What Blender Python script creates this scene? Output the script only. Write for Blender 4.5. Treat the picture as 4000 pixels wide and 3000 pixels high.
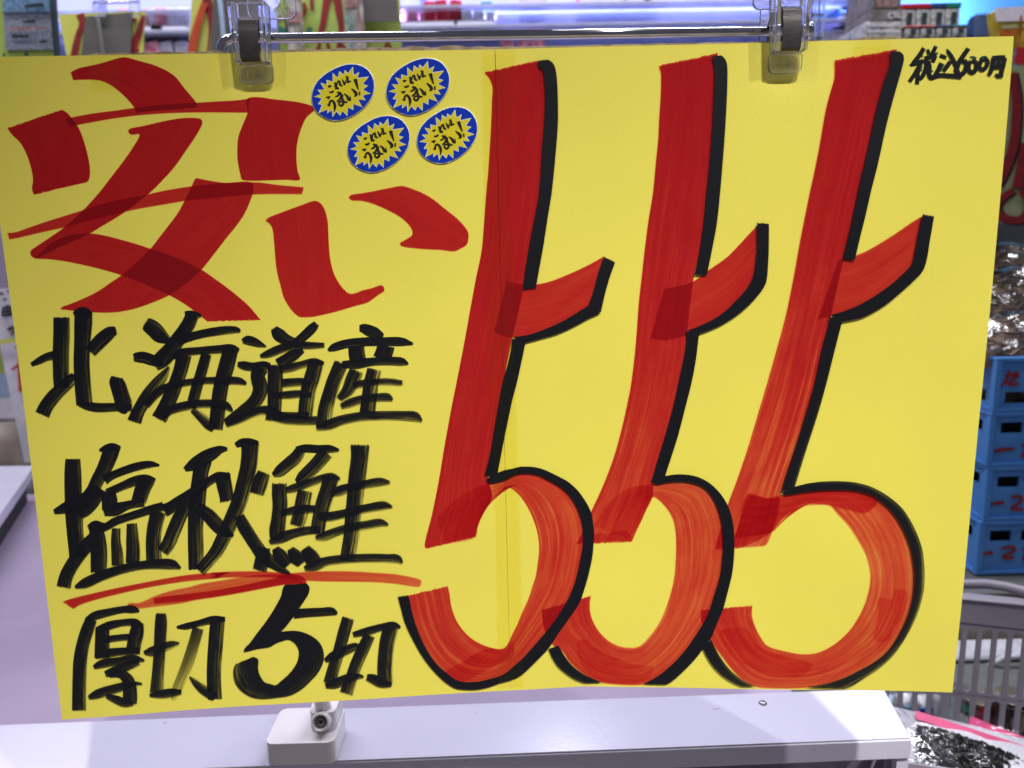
import bpy, bmesh, math, random
from mathutils import Vector, Matrix
from mathutils.geometry import tessellate_polygon

random.seed(7)
S = bpy.context.scene
COL = S.collection
for o in list(bpy.data.objects):
    bpy.data.objects.remove(o)

# ------------------------------------------------------------------ camera
FPX = 3005.0                       # focal length in pixels of the 4000 x 3000 photograph
YAW, PITCH, ROLL = 0.0107, -0.1772, -0.0200
Z0 = 0.85                          # height of the lower edge of the sign
CAM = Vector((-0.0011, -0.4714, Z0 + 0.3056))
_f = Vector((math.sin(YAW) * math.cos(PITCH), math.cos(YAW) * math.cos(PITCH), math.sin(PITCH)))
_r = Vector((math.cos(YAW), -math.sin(YAW), 0))
_u = _r.cross(_f)
RIGHT = _r * math.cos(ROLL) + _u * math.sin(ROLL)
UP = -_r * math.sin(ROLL) + _u * math.cos(ROLL)
FWD = _f
cd = bpy.data.cameras.new('camera')
cam = bpy.data.objects.new('camera', cd)
COL.objects.link(cam)
m = Matrix.Identity(4)
for i in range(3):
    m[i][0], m[i][1], m[i][2], m[i][3] = RIGHT[i], UP[i], -FWD[i], CAM[i]
cam.matrix_world = m
cd.sensor_width = 36.0
cd.lens = FPX / 4000 * 36.0
cd.clip_start, cd.clip_end = 0.01, 50
cd.dof.use_dof = True
cd.dof.focus_distance = 0.475
cd.dof.aperture_fstop = 9.5
S.camera = cam

# ------------------------------------------------------------------ light
W = bpy.data.worlds.new('World'); S.world = W; W.use_nodes = True
W.node_tree.nodes['Background'].inputs[0].default_value = (0.60, 0.58, 0.74, 1)
W.node_tree.nodes['Background'].inputs[1].default_value = 0.14
try:
    S.view_settings.view_transform = 'Standard'; S.view_settings.look = 'None'
except Exception:
    pass
S.view_settings.exposure = 0.08
S.view_settings.gamma = 1.0
S.render.engine = 'CYCLES'
S.cycles.transparent_max_bounces = 40
S.cycles.max_bounces = 12
S.cycles.transmission_bounces = 10

def aim(o, target):
    d = Vector(target) - o.location
    o.rotation_euler = d.to_track_quat('-Z', 'Y').to_euler()

def spot(name, loc, target, watt, col, radius, cone=60, blend=0.6):
    d = bpy.data.lights.new(name, 'SPOT'); d.energy = watt; d.color = col
    d.shadow_soft_size = radius; d.spot_size = math.radians(cone); d.spot_blend = blend
    o = bpy.data.objects.new(name, d); COL.objects.link(o); o.location = loc; aim(o, target); return o

def area(name, loc, target, watt, col, sx, sy):
    d = bpy.data.lights.new(name, 'AREA'); d.energy = watt; d.color = col
    d.shape = 'RECTANGLE'; d.size = sx; d.size_y = sy
    o = bpy.data.objects.new(name, d); COL.objects.link(o); o.location = loc; aim(o, target); return o

# ceiling spotlights: one ahead of the sign (crisp clip shadows), one further right, one beyond it
spot('ceiling_spotlight', (0.58, -1.85, 3.50), (0.02, 0, 0.30), 455, (1.0, 0.985, 0.95), 0.05, 27.5, 1.0)
spot('ceiling_spotlight', (1.75, -1.85, 3.45), (-0.10, 0, 0.30), 165, (1.0, 0.98, 0.97), 0.05, 36, 1.0)
spot('ceiling_spotlight', (-1.35, -1.75, 3.45), (0.2, 0, 0.70), 40, (1.0, 0.98, 0.97), 0.05, 60, 0.8)
spot('ceiling_spotlight', (0.16, 1.55, 1.98), (0.0, 0.05, 0.80), 12, (0.90, 0.94, 1.0), 0.05, 80, 0.7)
# added overhead fill strips that brighten the background and the ledge
for bx_, by_, bw_ in ((-0.9, 0.15, 7), (0.9, 0.15, 9), (-1.0, 0.85, 30), (1.0, 0.85, 28)):
    area('fill_batten', (bx_, by_, 2.95), (bx_, by_ + (0.5 if by_ > 0.5 else 0.0), 0), bw_, (0.93, 0.92, 1.0), 1.5, 0.12)
# lavender strip lamps inside the refrigerated case
for lz_, lw_ in ((2.16, 5), (1.842, 9), (1.752, 9)):
    area('case_lamp', (-0.15, 1.66, lz_), (-0.15, 2.05, lz_ - 0.14), lw_, (0.36, 0.41, 1.0), 2.9, 0.03)

# ------------------------------------------------------------------ pixel helpers
def ray(px, py):
    return (FWD + RIGHT * ((px - 2000) / FPX) + UP * ((1500 - py) / FPX))

def at(px, py, Y=0.0):
    d = ray(px, py); t = (Y - CAM.y) / d.y
    return CAM + d * t

def atz(px, py, z):
    d = ray(px, py); t = (z - CAM.z) / d.z
    return CAM + d * t

# ------------------------------------------------------------------ materials
def newmat(name):
    mt = bpy.data.materials.new(name); mt.use_nodes = True
    nt = mt.node_tree; nt.nodes.clear()
    out = nt.nodes.new('ShaderNodeOutputMaterial')
    return mt, nt, out

def N(nt, typ, **kw):
    n = nt.nodes.new(typ)
    for k, v in kw.items():
        setattr(n, k, v)
    return n

def math_(nt, op, a, b=None, c=None, clamp=False):
    n = nt.nodes.new('ShaderNodeMath'); n.operation = op; n.use_clamp = clamp
    for i, x in enumerate((a, b, c)):
        if x is None: continue
        if isinstance(x, (int, float)): n.inputs[i].default_value = x
        else: nt.links.new(x, n.inputs[i])
    return n.outputs[0]

def sstep(nt, x, lo, hi):
    n = nt.nodes.new('ShaderNodeMapRange'); n.interpolation_type = 'SMOOTHSTEP'
    n.inputs[1].default_value = lo; n.inputs[2].default_value = hi
    nt.links.new(x, n.inputs[0]); return n.outputs[0]

def plain(name, col, rough=0.5, metal=0.0, var=0.06, scale=40.0, bump=0.0, bscale=200.0,
          col2=None, trans=0.0, ior=1.49, spec=0.5, coat=0.0, dirt=None):
    mt, nt, out = newmat(name)
    p = N(nt, 'ShaderNodeBsdfPrincipled')
    tc = N(nt, 'ShaderNodeTexCoord')
    nz = N(nt, 'ShaderNodeTexNoise'); nz.inputs['Scale'].default_value = scale; nz.inputs['Detail'].default_value = 5
    nt.links.new(tc.outputs['Object'], nz.inputs['Vector'])
    mx = N(nt, 'ShaderNodeMix', data_type='RGBA')
    c2 = col2 or tuple(max(0, c * (1 - var * 2)) for c in col)
    mx.inputs[6].default_value = (*c2, 1); mx.inputs[7].default_value = (*col, 1)
    rmp = sstep(nt, nz.outputs['Fac'], 0.35, 0.62)
    nt.links.new(rmp, mx.inputs[0])
    colout = mx.outputs[2]
    if dirt:
        dz = N(nt, 'ShaderNodeTexNoise'); dz.inputs['Scale'].default_value = dirt[0]; dz.inputs['Detail'].default_value = 7
        dz.inputs['Roughness'].default_value = 0.72
        nt.links.new(tc.outputs['Object'], dz.inputs['Vector'])
        f = math_(nt, 'MULTIPLY', sstep(nt, dz.outputs['Fac'], dirt[1], dirt[1] + 0.05), dirt[3])
        m2 = N(nt, 'ShaderNodeMix', data_type='RGBA'); nt.links.new(f, m2.inputs[0]); nt.links.new(colout, m2.inputs[6])
        m2.inputs[7].default_value = (*dirt[2], 1); colout = m2.outputs[2]
    nt.links.new(colout, p.inputs['Base Color'])
    p.inputs['Roughness'].default_value = rough; p.inputs['Metallic'].default_value = metal
    p.inputs['IOR'].default_value = ior
    p.inputs['Specular IOR Level'].default_value = spec
    if trans: p.inputs['Transmission Weight'].default_value = trans
    if coat: p.inputs['Coat Weight'].default_value = coat
    if bump:
        b = N(nt, 'ShaderNodeBump'); b.inputs['Strength'].default_value = bump; b.inputs['Distance'].default_value = 0.002
        bn = N(nt, 'ShaderNodeTexNoise'); bn.inputs['Scale'].default_value = bscale; bn.inputs['Detail'].default_value = 3
        nt.links.new(tc.outputs['Object'], bn.inputs['Vector'])
        nt.links.new(bn.outputs['Fac'], b.inputs['Height']); nt.links.new(b.outputs['Normal'], p.inputs['Normal'])
    nt.links.new(p.outputs[0], out.inputs[0])
    return mt

M = {}
M['paper'] = plain('yellow_paper', (0.85, 0.745, 0.105), 0.42, var=0.012, scale=14, bump=0.06, bscale=900, spec=0.45)
M['board'] = plain('cardboard', (0.42, 0.33, 0.22), 0.85, var=0.2, scale=120, bump=0.4, bscale=500)
M['clear'] = plain('clear_plastic', (0.97, 0.97, 0.99), 0.035, var=0.01, trans=0.95, ior=1.45, bump=0.04, bscale=120)
M['spring'] = plain('spring_steel', (0.075, 0.064, 0.066), 0.45, metal=0.5, var=0.12, scale=120, bump=0.12, bscale=900,
                    dirt=(500, 0.60, (0.05, 0.035, 0.03), 0.6))
M['chrome'] = plain('chrome', (0.60, 0.60, 0.64), 0.045, metal=1.0, var=0.05, scale=60, bump=0.012, bscale=60,
                    dirt=(160, 0.66, (0.12, 0.08, 0.06), 0.8))
M['white_abs'] = plain('cream_white_plastic', (0.86, 0.82, 0.84), 0.28, var=0.02, scale=20, bump=0.02, bscale=300,
                       dirt=(90, 0.70, (0.25, 0.22, 0.19), 0.6))
M['enamel'] = plain('white_enamel', (0.59, 0.57, 0.69), 0.24, var=0.02, scale=9, bump=0.05, bscale=260,
                    dirt=(70, 0.655, (0.23, 0.19, 0.16), 0.75))
M['deck'] = plain('grey_lavender_panel', (0.38, 0.31, 0.43), 0.42, metal=0.1, var=0.05, scale=6, bump=0.05, bscale=700)
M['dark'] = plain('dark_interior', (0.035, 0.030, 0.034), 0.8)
M['screw'] = plain('screw_steel', (0.55, 0.55, 0.56), 0.25, metal=1.0, var=0.2, scale=200)
M['black'] = plain('black_plastic', (0.02, 0.02, 0.022), 0.5)
M['floor'] = plain('vinyl_floor', (0.45, 0.43, 0.42), 0.35, var=0.05, scale=4)

# tape: a thin clear film that wets the paper surface
def tape_mat():
    mt, nt, out = newmat('clear_tape')
    t = N(nt, 'ShaderNodeBsdfTransparent'); t.inputs[0].default_value = (1.0, 0.985, 0.78, 1)
    g = N(nt, 'ShaderNodeBsdfGlossy'); g.inputs['Roughness'].default_value = 0.12
    tc = N(nt, 'ShaderNodeTexCoord'); nz = N(nt, 'ShaderNodeTexNoise'); nz.inputs['Scale'].default_value = 30
    nt.links.new(tc.outputs['Object'], nz.inputs['Vector'])
    b = N(nt, 'ShaderNodeBump'); b.inputs['Strength'].default_value = 0.1; b.inputs['Distance'].default_value = 0.002
    nt.links.new(nz.outputs['Fac'], b.inputs['Height']); nt.links.new(b.outputs['Normal'], g.inputs['Normal'])
    mx = N(nt, 'ShaderNodeMixShader'); mx.inputs[0].default_value = 0.035
    nt.links.new(t.outputs[0], mx.inputs[1]); nt.links.new(g.outputs[0], mx.inputs[2])
    nt.links.new(mx.outputs[0], out.inputs[0]); return mt
M['tape'] = tape_mat()

# felt-pen ink. Attributes on the mesh: UV (u = metres along * 1000, v = 0..1 across),
# dens = ink load, dry = streakiness, ed = distance to the nearest stroke end in mm, sd = seed
def ink_common(nt):
    uv = N(nt, 'ShaderNodeUVMap'); uv.uv_map = 'UVMap'
    sp = N(nt, 'ShaderNodeSeparateXYZ'); nt.links.new(uv.outputs[0], sp.inputs[0])
    at_ = {}
    for nm in ('dens', 'dry', 'ed', 'sd'):
        a = N(nt, 'ShaderNodeAttribute'); a.attribute_name = nm; at_[nm] = a.outputs['Fac']
    u, v = sp.outputs[0], sp.outputs[1]
    def streak(ku, kv, det, off):
        cx = N(nt, 'ShaderNodeCombineXYZ')
        nt.links.new(math_(nt, 'MULTIPLY', u, ku), cx.inputs[0])
        nt.links.new(math_(nt, 'MULTIPLY', v, kv), cx.inputs[1])
        nt.links.new(math_(nt, 'ADD', at_['sd'], off), cx.inputs[2])
        nz = N(nt, 'ShaderNodeTexNoise'); nz.inputs['Scale'].default_value = 1.0
        nz.inputs['Detail'].default_value = det; nz.inputs['Roughness'].default_value = 0.62
        nt.links.new(cx.outputs[0], nz.inputs['Vector']); return nz.outputs['Fac']
    return u, v, at_, streak

def red_ink():
    mt, nt, out = newmat('red_marker_ink')
    u, v, a, streak = ink_common(nt)
    s1 = streak(0.012, 13.0, 5, 0.0)          # long bristle streaks
    s2 = streak(0.035, 3.0, 2, 5.0)           # blotches
    lo = math_(nt, 'SUBTRACT', s1, 0.5); lo2 = math_(nt, 'SUBTRACT', s2, 0.5)
    s3 = streak(0.006, 34.0, 2, 21.0)         # thin pale lines left by single bristles
    line = math_(nt, 'MULTIPLY', sstep(nt, s3, 0.58, 0.70), math_(nt, 'MULTIPLY', a['dry'], -0.80))
    k = math_(nt, 'ADD', math_(nt, 'MULTIPLY', lo, math_(nt, 'MULTIPLY', a['dry'], 2.3)), line)
    k = math_(nt, 'ADD', k, math_(nt, 'MULTIPLY', lo2, math_(nt, 'ADD', math_(nt, 'MULTIPLY', a['dry'], 0.7), 0.22)))
    d = math_(nt, 'MULTIPLY', a['dens'], math_(nt, 'ADD', 1.0, k))
    d = math_(nt, 'MAXIMUM', d, 0.12)
    # rough stroke ends
    en = streak(0.9, 26.0, 3, 11.0)
    cut = sstep(nt, math_(nt, 'SUBTRACT', a['ed'], math_(nt, 'MULTIPLY', math_(nt, 'SUBTRACT', en, 0.38), 3.2)), -0.1, 0.12)
    d = math_(nt, 'MULTIPLY', d, cut)
    cc = N(nt, 'ShaderNodeCombineColor')
    for i, b in enumerate((0.775, 0.115, 0.22)):
        nt.links.new(math_(nt, 'POWER', b, d), cc.inputs[i])
    t = N(nt, 'ShaderNodeBsdfTransparent'); nt.links.new(cc.outputs[0], t.inputs[0])
    p = N(nt, 'ShaderNodeBsdfPrincipled'); p.inputs['Base Color'].default_value = (0.30, 0.045, 0.065, 1)
    p.inputs['Roughness'].default_value = 0.38; p.inputs['Specular IOR Level'].default_value = 0.4
    mx = N(nt, 'ShaderNodeMixShader'); nt.links.new(math_(nt, 'MULTIPLY', math_(nt, 'MINIMUM', d, 1.0), 0.16), mx.inputs[0])
    nt.links.new(t.outputs[0], mx.inputs[1]); nt.links.new(p.outputs[0], mx.inputs[2])
    nt.links.new(mx.outputs[0], out.inputs[0]); return mt

def black_ink(name, col, rough=0.42):
    mt, nt, out = newmat(name)
    u, v, a, streak = ink_common(nt)
    s1 = streak(0.02, 15.0, 5, 0.0)
    s2 = streak(0.06, 4.0, 2, 3.0)
    side = math_(nt, 'ADD', sstep(nt, v, 0.35, 1.0), 0.22)
    gap = math_(nt, 'MULTIPLY', sstep(nt, math_(nt, 'ADD', math_(nt, 'MULTIPLY', s1, 0.72), math_(nt, 'MULTIPLY', s2, 0.28)), 0.40, 0.66), side)
    gap = math_(nt, 'MULTIPLY', gap, a['dry'])
    edge = sstep(nt, math_(nt, 'SUBTRACT', v, math_(nt, 'MULTIPLY', math_(nt, 'SUBTRACT', s2, 0.3), 0.05)), -0.005, 0.012)
    e2n = math_(nt, 'MULTIPLY', math_(nt, 'MULTIPLY', s1, a['dry']), 0.16)
    edge2 = sstep(nt, math_(nt, 'SUBTRACT', math_(nt, 'SUBTRACT', 1.0, v), e2n), -0.10, 0.03)
    en = streak(0.9, 22.0, 4, 9.0)
    cut = sstep(nt, math_(nt, 'SUBTRACT', a['ed'], math_(nt, 'MULTIPLY', math_(nt, 'SUBTRACT', en, 0.40), 3.2)), -0.15, 0.2)
    al = math_(nt, 'SUBTRACT', a['dens'], gap, clamp=True)
    al = math_(nt, 'MULTIPLY', al, cut)
    al = math_(nt, 'MULTIPLY', al, math_(nt, 'MULTIPLY', edge2, math_(nt, 'MAXIMUM', edge, 0.0)), clamp=True)
    t = N(nt, 'ShaderNodeBsdfTransparent')
    p = N(nt, 'ShaderNodeBsdfPrincipled'); p.inputs['Base Color'].default_value = (*col, 1)
    p.inputs['Roughness'].default_value = rough; p.inputs['Specular IOR Level'].default_value = 0.28
    mx = N(nt, 'ShaderNodeMixShader'); nt.links.new(al, mx.inputs[0])
    nt.links.new(t.outputs[0], mx.inputs[1]); nt.links.new(p.outputs[0], mx.inputs[2])
    nt.links.new(mx.outputs[0], out.inputs[0]); return mt

M['red'] = red_ink()
M['ink'] = black_ink('black_marker_ink', (0.0065, 0.007, 0.010))
M['green'] = black_ink('green_marker_ink', (0.015, 0.10, 0.065))
M['sticker_white'] = plain('sticker_white', (0.80, 0.80, 0.74), 0.35, var=0.01)
M['sticker_blue'] = plain('sticker_blue', (0.002, 0.036, 0.42), 0.30, var=0.03)
M['sticker_yellow'] = plain('sticker_yellow', (0.72, 0.60, 0.02), 0.32, var=0.03)
M['sticker_navy'] = plain('sticker_shadow', (0.006, 0.012, 0.07), 0.35)
M['print'] = plain('printed_black', (0.012, 0.009, 0.010), 0.4)

# ------------------------------------------------------------------ object helpers
def link(name, me, mat_, parent=None, bevel=0.0, smooth=False, seg=2):
    o = bpy.data.objects.new(name, me); COL.objects.link(o)
    if mat_ is not None: me.materials.append(mat_)
    if parent is not None: o.parent = parent
    if bevel:
        b = o.modifiers.new('bevel', 'BEVEL'); b.width = bevel; b.segments = seg; b.limit_method = 'ANGLE'
        b.angle_limit = math.radians(40)
        smooth = True
    if smooth:
        for f in me.polygons: f.use_smooth = True
        if not bevel:
            pass
        w = o.modifiers.new('normals', 'WEIGHTED_NORMAL')
    return o

def thing(name, label, cat, group=None, loc=(0, 0, 0)):
    o = bpy.data.objects.new(name, None); COL.objects.link(o); o.location = loc
    o.empty_display_size = 0.02
    tag(o, label, cat, group); return o

def tag(o, label=None, cat=None, group=None, kind=None):
    if label: o['label'] = label
    if cat: o['category'] = cat
    if group: o['group'] = group
    if kind: o['kind'] = kind
    return o

class MB:
    def __init__(self): self.v = []; self.f = []
    def add(self, vs, fs):
        b = len(self.v); self.v += [tuple(x) for x in vs]; self.f += [tuple(i + b for i in f) for f in fs]; return self
    def box(self, c, s, rot=None):
        c = Vector(c); hx, hy, hz = s[0] / 2, s[1] / 2, s[2] / 2
        vs = [Vector((sx * hx, sy * hy, sz * hz)) for sz in (-1, 1) for sy in (-1, 1) for sx in (-1, 1)]
        if rot is not None: vs = [rot @ q for q in vs]
        return self.add([c + q for q in vs], [(0, 2, 3, 1), (4, 5, 7, 6), (0, 1, 5, 4), (2, 6, 7, 3), (0, 4, 6, 2), (1, 3, 7, 5)])
    def b2(self, lo, hi):
        return self.box([(a + b) / 2 for a, b in zip(lo, hi)], [abs(b - a) for a, b in zip(lo, hi)])
    def hexa(self, bot, top):      # 4 bottom + 4 top corners, counter-clockwise from above
        return self.add(list(bot) + list(top), [(3, 2, 1, 0), (4, 5, 6, 7), (0, 1, 5, 4), (1, 2, 6, 5), (2, 3, 7, 6), (3, 0, 4, 7)])
    def tube(self, path, r, n=12, cap=True):
        path = [Vector(p) for p in path]; rs = r if isinstance(r, (list, tuple)) else [r] * len(path)
        b = len(self.v); up = None
        for i, p in enumerate(path):
            d = (path[min(i + 1, len(path) - 1)] - path[max(i - 1, 0)]).normalized()
            if up is None:
                up = d.cross(Vector((0.13, 0.4, 0.9))).normalized()
            s1 = (up - d * up.dot(d)).normalized(); up = s1; s2 = d.cross(s1)
            for k in range(n):
                a = 2 * math.pi * k / n
                self.v.append(tuple(p + (s1 * math.cos(a) + s2 * math.sin(a)) * rs[i]))
        for i in range(len(path) - 1):
            for k in range(n):
                self.f.append((b + i * n + k, b + i * n + (k + 1) % n, b + (i + 1) * n + (k + 1) % n, b + (i + 1) * n + k))
        if cap:
            self.f.append(tuple(b + k for k in range(n))[::-1]); e = b + (len(path) - 1) * n
            self.f.append(tuple(e + k for k in range(n)))
        return self
    def prism(self, pts2, y0, y1, xf):     # outline in (a,b), extruded from y0 to y1; xf(a,b,y)->Vector
        n = len(pts2); b = len(self.v)
        self.v += [tuple(xf(a, c, y0)) for a, c in pts2] + [tuple(xf(a, c, y1)) for a, c in pts2]
        tris = tessellate_polygon([[Vector((a, c, 0)) for a, c in pts2]])
        for t in tris: self.f.append(tuple(b + i for i in t)); self.f.append(tuple(b + n + i for i in t[::-1]))
        for i in range(n): self.f.append((b + i, b + (i + 1) % n, b + n + (i + 1) % n, b + n + i))
        return self
    def lathe(self, o, axis, prof, n=32):
        axis = axis.normalized(); s1 = axis.cross(Vector((0, 0, 1))).normalized(); s2 = axis.cross(s1); b = len(self.v)
        for h, r in prof:
            for k in range(n):
                a = 2 * math.pi * k / n; self.v.append(tuple(o + axis * h + (s1 * math.cos(a) + s2 * math.sin(a)) * r))
        for i in range(len(prof) - 1):
            for k in range(n): self.f.append((b + i * n + k, b + i * n + (k + 1) % n, b + (i + 1) * n + (k + 1) % n, b + (i + 1) * n + k))
        return self
    def mesh(self, name='mesh'):
        me = bpy.data.meshes.new(name); me.from_pydata(self.v, [], self.f); me.validate()
        bm = bmesh.new(); bm.from_mesh(me); bmesh.ops.recalc_face_normals(bm, faces=bm.faces); bm.to_mesh(me); bm.free()
        return me
    def obj(self, name, mat_, parent=None, bevel=0.0, smooth=False, seg=2):
        return link(name, self.mesh(name), mat_, parent, bevel, smooth, seg)

def rrect(x0, y0, x1, y1, r, n=5):
    pts = []
    for cx, cy, a0 in ((x1 - r, y1 - r, 0), (x0 + r, y1 - r, 90), (x0 + r, y0 + r, 180), (x1 - r, y0 + r, 270)):
        for k in range(n + 1):
            a = math.radians(a0 + 90 * k / n); pts.append((cx + r * math.cos(a), cy + r * math.sin(a)))
    return pts

def spline(pts, step, closed=False):
    """Catmull-Rom through pts (tuples of any length), resampled about every `step` units."""
    P = [tuple(map(float, p)) for p in pts]; n = len(P); out = []
    def g(i): return P[i % n] if closed else P[max(0, min(n - 1, i))]
    for i in range(n if closed else n - 1):
        p0, p1, p2, p3 = g(i - 1), g(i), g(i + 1), g(i + 2)
        L = math.hypot(p2[0] - p1[0], p2[1] - p1[1]); k = max(1, int(L / step + 0.5))
        # centripetal tightness: damp tangents where spacing is uneven
        L0 = max(1e-6, math.hypot(p1[0] - p0[0], p1[1] - p0[1])); L2 = max(1e-6, math.hypot(p3[0] - p2[0], p3[1] - p2[1]))
        s1 = min(1.0, L / L0 if L0 > 0 else 1); 
        m1 = [(b - a) * L / (L0 + L) if L0 > 1e-5 else (c - b) for a, b, c in zip(p0, p2, p2)] if False else None
        for j in range(k):
            t = j / k; r = []
            for a, b, c, d in zip(p0, p1, p2, p3):
                t1 = (c - a) * L / (L0 + L) if L0 > 1e-5 else (c - b)
                t2 = (d - b) * L / (L2 + L) if L2 > 1e-5 else (c - b)
                h1 = 2 * t**3 - 3 * t**2 + 1; h2 = -2 * t**3 + 3 * t**2; h3 = t**3 - 2 * t**2 + t; h4 = t**3 - t**2
                r.append(h1 * b + h2 * c + h3 * t1 + h4 * t2)
            out.append(tuple(r))
    if not closed: out.append(P[-1])
    return out

def resample(pts, n):
    L = [0.0]
    for a, b in zip(pts, pts[1:]): L.append(L[-1] + math.hypot(b[0] - a[0], b[1] - a[1]))
    T = L[-1] or 1; out = []; j = 0
    for i in range(n):
        s = T * i / (n - 1)
        while j < len(L) - 2 and L[j + 1] < s: j += 1
        t = (s - L[j]) / max(1e-9, L[j + 1] - L[j])
        out.append(tuple(a + (b - a) * t for a, b in zip(pts[j], pts[j + 1])))
    return out

# ================================================================== the sign
def clampf(x, a, b): return max(a, min(b, x))

CLIPS = [(1003, 250), (3060, 225)]            # pixel centres of the clips on the upper edge
CLIPW = [at(px, py, 0.0) for px, py in CLIPS]

def disp(X, Z):
    """how far the paper bulges towards the viewer, in metres"""
    z = Z - Z0
    d = 0.0016
    d += 0.00070 * math.sin(17 * X + 9 * z + 0.6) + 0.00058 * math.sin(-11 * X + 26 * z + 2.1)
    d += 0.00034 * math.sin(41 * X - 17 * z + 0.3) + 0.00028 * math.sin(33 * z + 29 * X + 4.0)
    # soft buckles below the right clip and down the right-hand side
    d += 0.0009 * math.exp(-((X - 0.190) / 0.012) ** 2 - ((z - 0.385) / 0.03) ** 2)
    d -= 0.0006 * math.exp(-((X - 0.215) / 0.016) ** 2 - ((z - 0.375) / 0.035) ** 2)
    d += 0.0007 * math.exp(-((X - 0.283) / 0.022) ** 2 - ((z - 0.26) / 0.12) ** 2)
    d -= 0.0005 * math.exp(-((X - 0.248) / 0.018) ** 2 - ((z - 0.25) / 0.11) ** 2)
    d += 0.0007 * math.exp(-((X + 0.115) / 0.02) ** 2 - ((z - 0.385) / 0.03) ** 2)
    d -= 0.0006 * math.exp(-((X + 0.075) / 0.022) ** 2 - ((z - 0.28) / 0.03) ** 2)
    d += 0.0006 * math.exp(-((X + 0.050) / 0.03) ** 2 - ((z - 0.25) / 0.03) ** 2)
    d = max(d, 0.0001)
    for c in CLIPW:
        k = math.exp(-((X - c.x) / 0.014) ** 2 - ((Z - c.z) / 0.016) ** 2)
        d *= 1 - 0.9 * k
    return d

def onsign(px, py, off=0.0):
    p = at(px, py, 0.0)
    for _ in range(2):
        p = at(px, py, -disp(p.x, p.z) - off)
    return p

sign = thing('price_sign', 'yellow handwritten price sign with three big red fives, hung from clear clips', 'sign',
             loc=(0, 0, Z0))
sign_inv = Vector((0, 0, Z0))

TOP = [(-75, 225), (1000, 211), (1934, 194), (2500, 181), (3390, 159), (3954, 144)]
BOT = [(250, 2803), (1000, 2755), (1500, 2722), (1995, 2690), (2130, 2681), (2280, 2671), (2600, 2677), (2950, 2686), (3718, 2703)]
def lerp_poly(P, t0, t1, n):
    # points along world-space polyline between fractions of X
    Q = [at(px, py, 0) for px, py in P]
    out = []
    for i in range(n):
        X = t0 + (t1 - t0) * i / (n - 1)
        for a, b in zip(Q, Q[1:]):
            if X <= b.x + 1e-9 or b is Q[-1]:
                t = (X - a.x) / (b.x - a.x); out.append(a + (b - a) * t); break
    return out

def sheet(topspan, botspan, nx, nz, name):
    A = lerp_poly(TOP, *topspan, nx); B = lerp_poly(BOT, *botspan, nx)
    mb = MB()
    th = 0.00028
    def pt(i, j, back):
        p = A[i].lerp(B[i], j / (nz - 1))
        return Vector((p.x, -disp(p.x, p.z) + (th if back else 0), p.z)) - sign_inv
    for back in (0, 1):
        mb.v += [tuple(pt(i, j, back)) for j in range(nz) for i in range(nx)]
    o2 = nx * nz
    for j in range(nz - 1):
        for i in range(nx - 1):
            a = j * nx + i
            mb.f.append((a, a + 1, a + nx + 1, a + nx)); mb.f.append((o2 + a, o2 + a + nx, o2 + a + nx + 1, o2 + a + 1))
    for i in range(nx - 1):
        for j in (0, nz - 1):
            a = j * nx + i; mb.f.append((a, a + 1, o2 + a + 1, o2 + a))
    for j in range(nz - 1):
        for i in (0, nx - 1):
            a = j * nx + i; mb.f.append((a, a + nx, o2 + a + nx, o2 + a))
    o = link(name, mb.mesh(name), M['paper'], sign)
    for f in o.data.polygons: f.use_smooth = True
    b = o.modifiers.new('edges', 'EDGE_SPLIT'); b.split_angle = math.radians(50)
    return o

xl_t, xs_t, xr_t = at(-75, 225).x, at(1934, 194).x, at(3954, 144).x
xl_b, xs_b, xr_b = at(250, 2803).x, at(1994, 2690).x, at(3718, 2703).x
sheet((xl_t, xs_t - 0.00022), (xl_b, xs_b - 0.00005), 66, 92, 'paper_sheet')
sheet((xs_t + 0.00010, xr_t), (xs_b + 0.00007, xr_b), 66, 92, 'paper_sheet')

# cardboard behind the paper, its worn upper edge just showing
mb = MB(); nb = 150; ptsb = []
for i in range(nb):
    t = i / (nb - 1); px = -40 + t * 3960; py = 225 - t * 81
    k = -4.0
    if 340 < px < 880: k = 2 + 4 * math.sin(px * 0.05) * math.sin(px * 0.021)
    if 1040 < px < 1900: k = 2 + 4 * math.sin(px * 0.043 + 1) + random.uniform(-2, 2)
    if 3350 < px < 3500: k = 6
    p = at(px, py - clampf(k, -4, 9) + random.uniform(-1, 1), 0.004); ptsb.append((p.x, p.z))
for i in range(40):
    t = i / 39; px = 3690 - t * 3400; py = 2620 + t * 110
    if px > 1990: py = 2610
    p = at(px, py, 0.004); ptsb.append((p.x, p.z))
mb.prism(ptsb, 0.0008, 0.0042, lambda a, b, y: Vector((a, y, b - Z0)))
mb.obj('backing_board', M['board'], sign)

# ---------------------------------------------------------------- ink
LAYERS = []
def layer_for(pts):
    x0 = min(p[0] for p in pts); x1 = max(p[0] for p in pts); y0 = min(p[1] for p in pts); y1 = max(p[1] for p in pts)
    L = 1
    for bx, l in LAYERS:
        if x0 < bx[2] and x1 > bx[0] and y0 < bx[3] and y1 > bx[1]: L = max(L, l + 1)
    LAYERS.append(((x0, y0, x1, y1), L)); return L

def stops(d, t):
    if isinstance(d[0], (int, float)): return d[0] + (d[1] - d[0]) * t
    for (a, x), (b, y) in zip(d, d[1:]):
        if t <= b: return x + (y - x) * (t - a) / (b - a)
    return d[-1][1]

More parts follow.
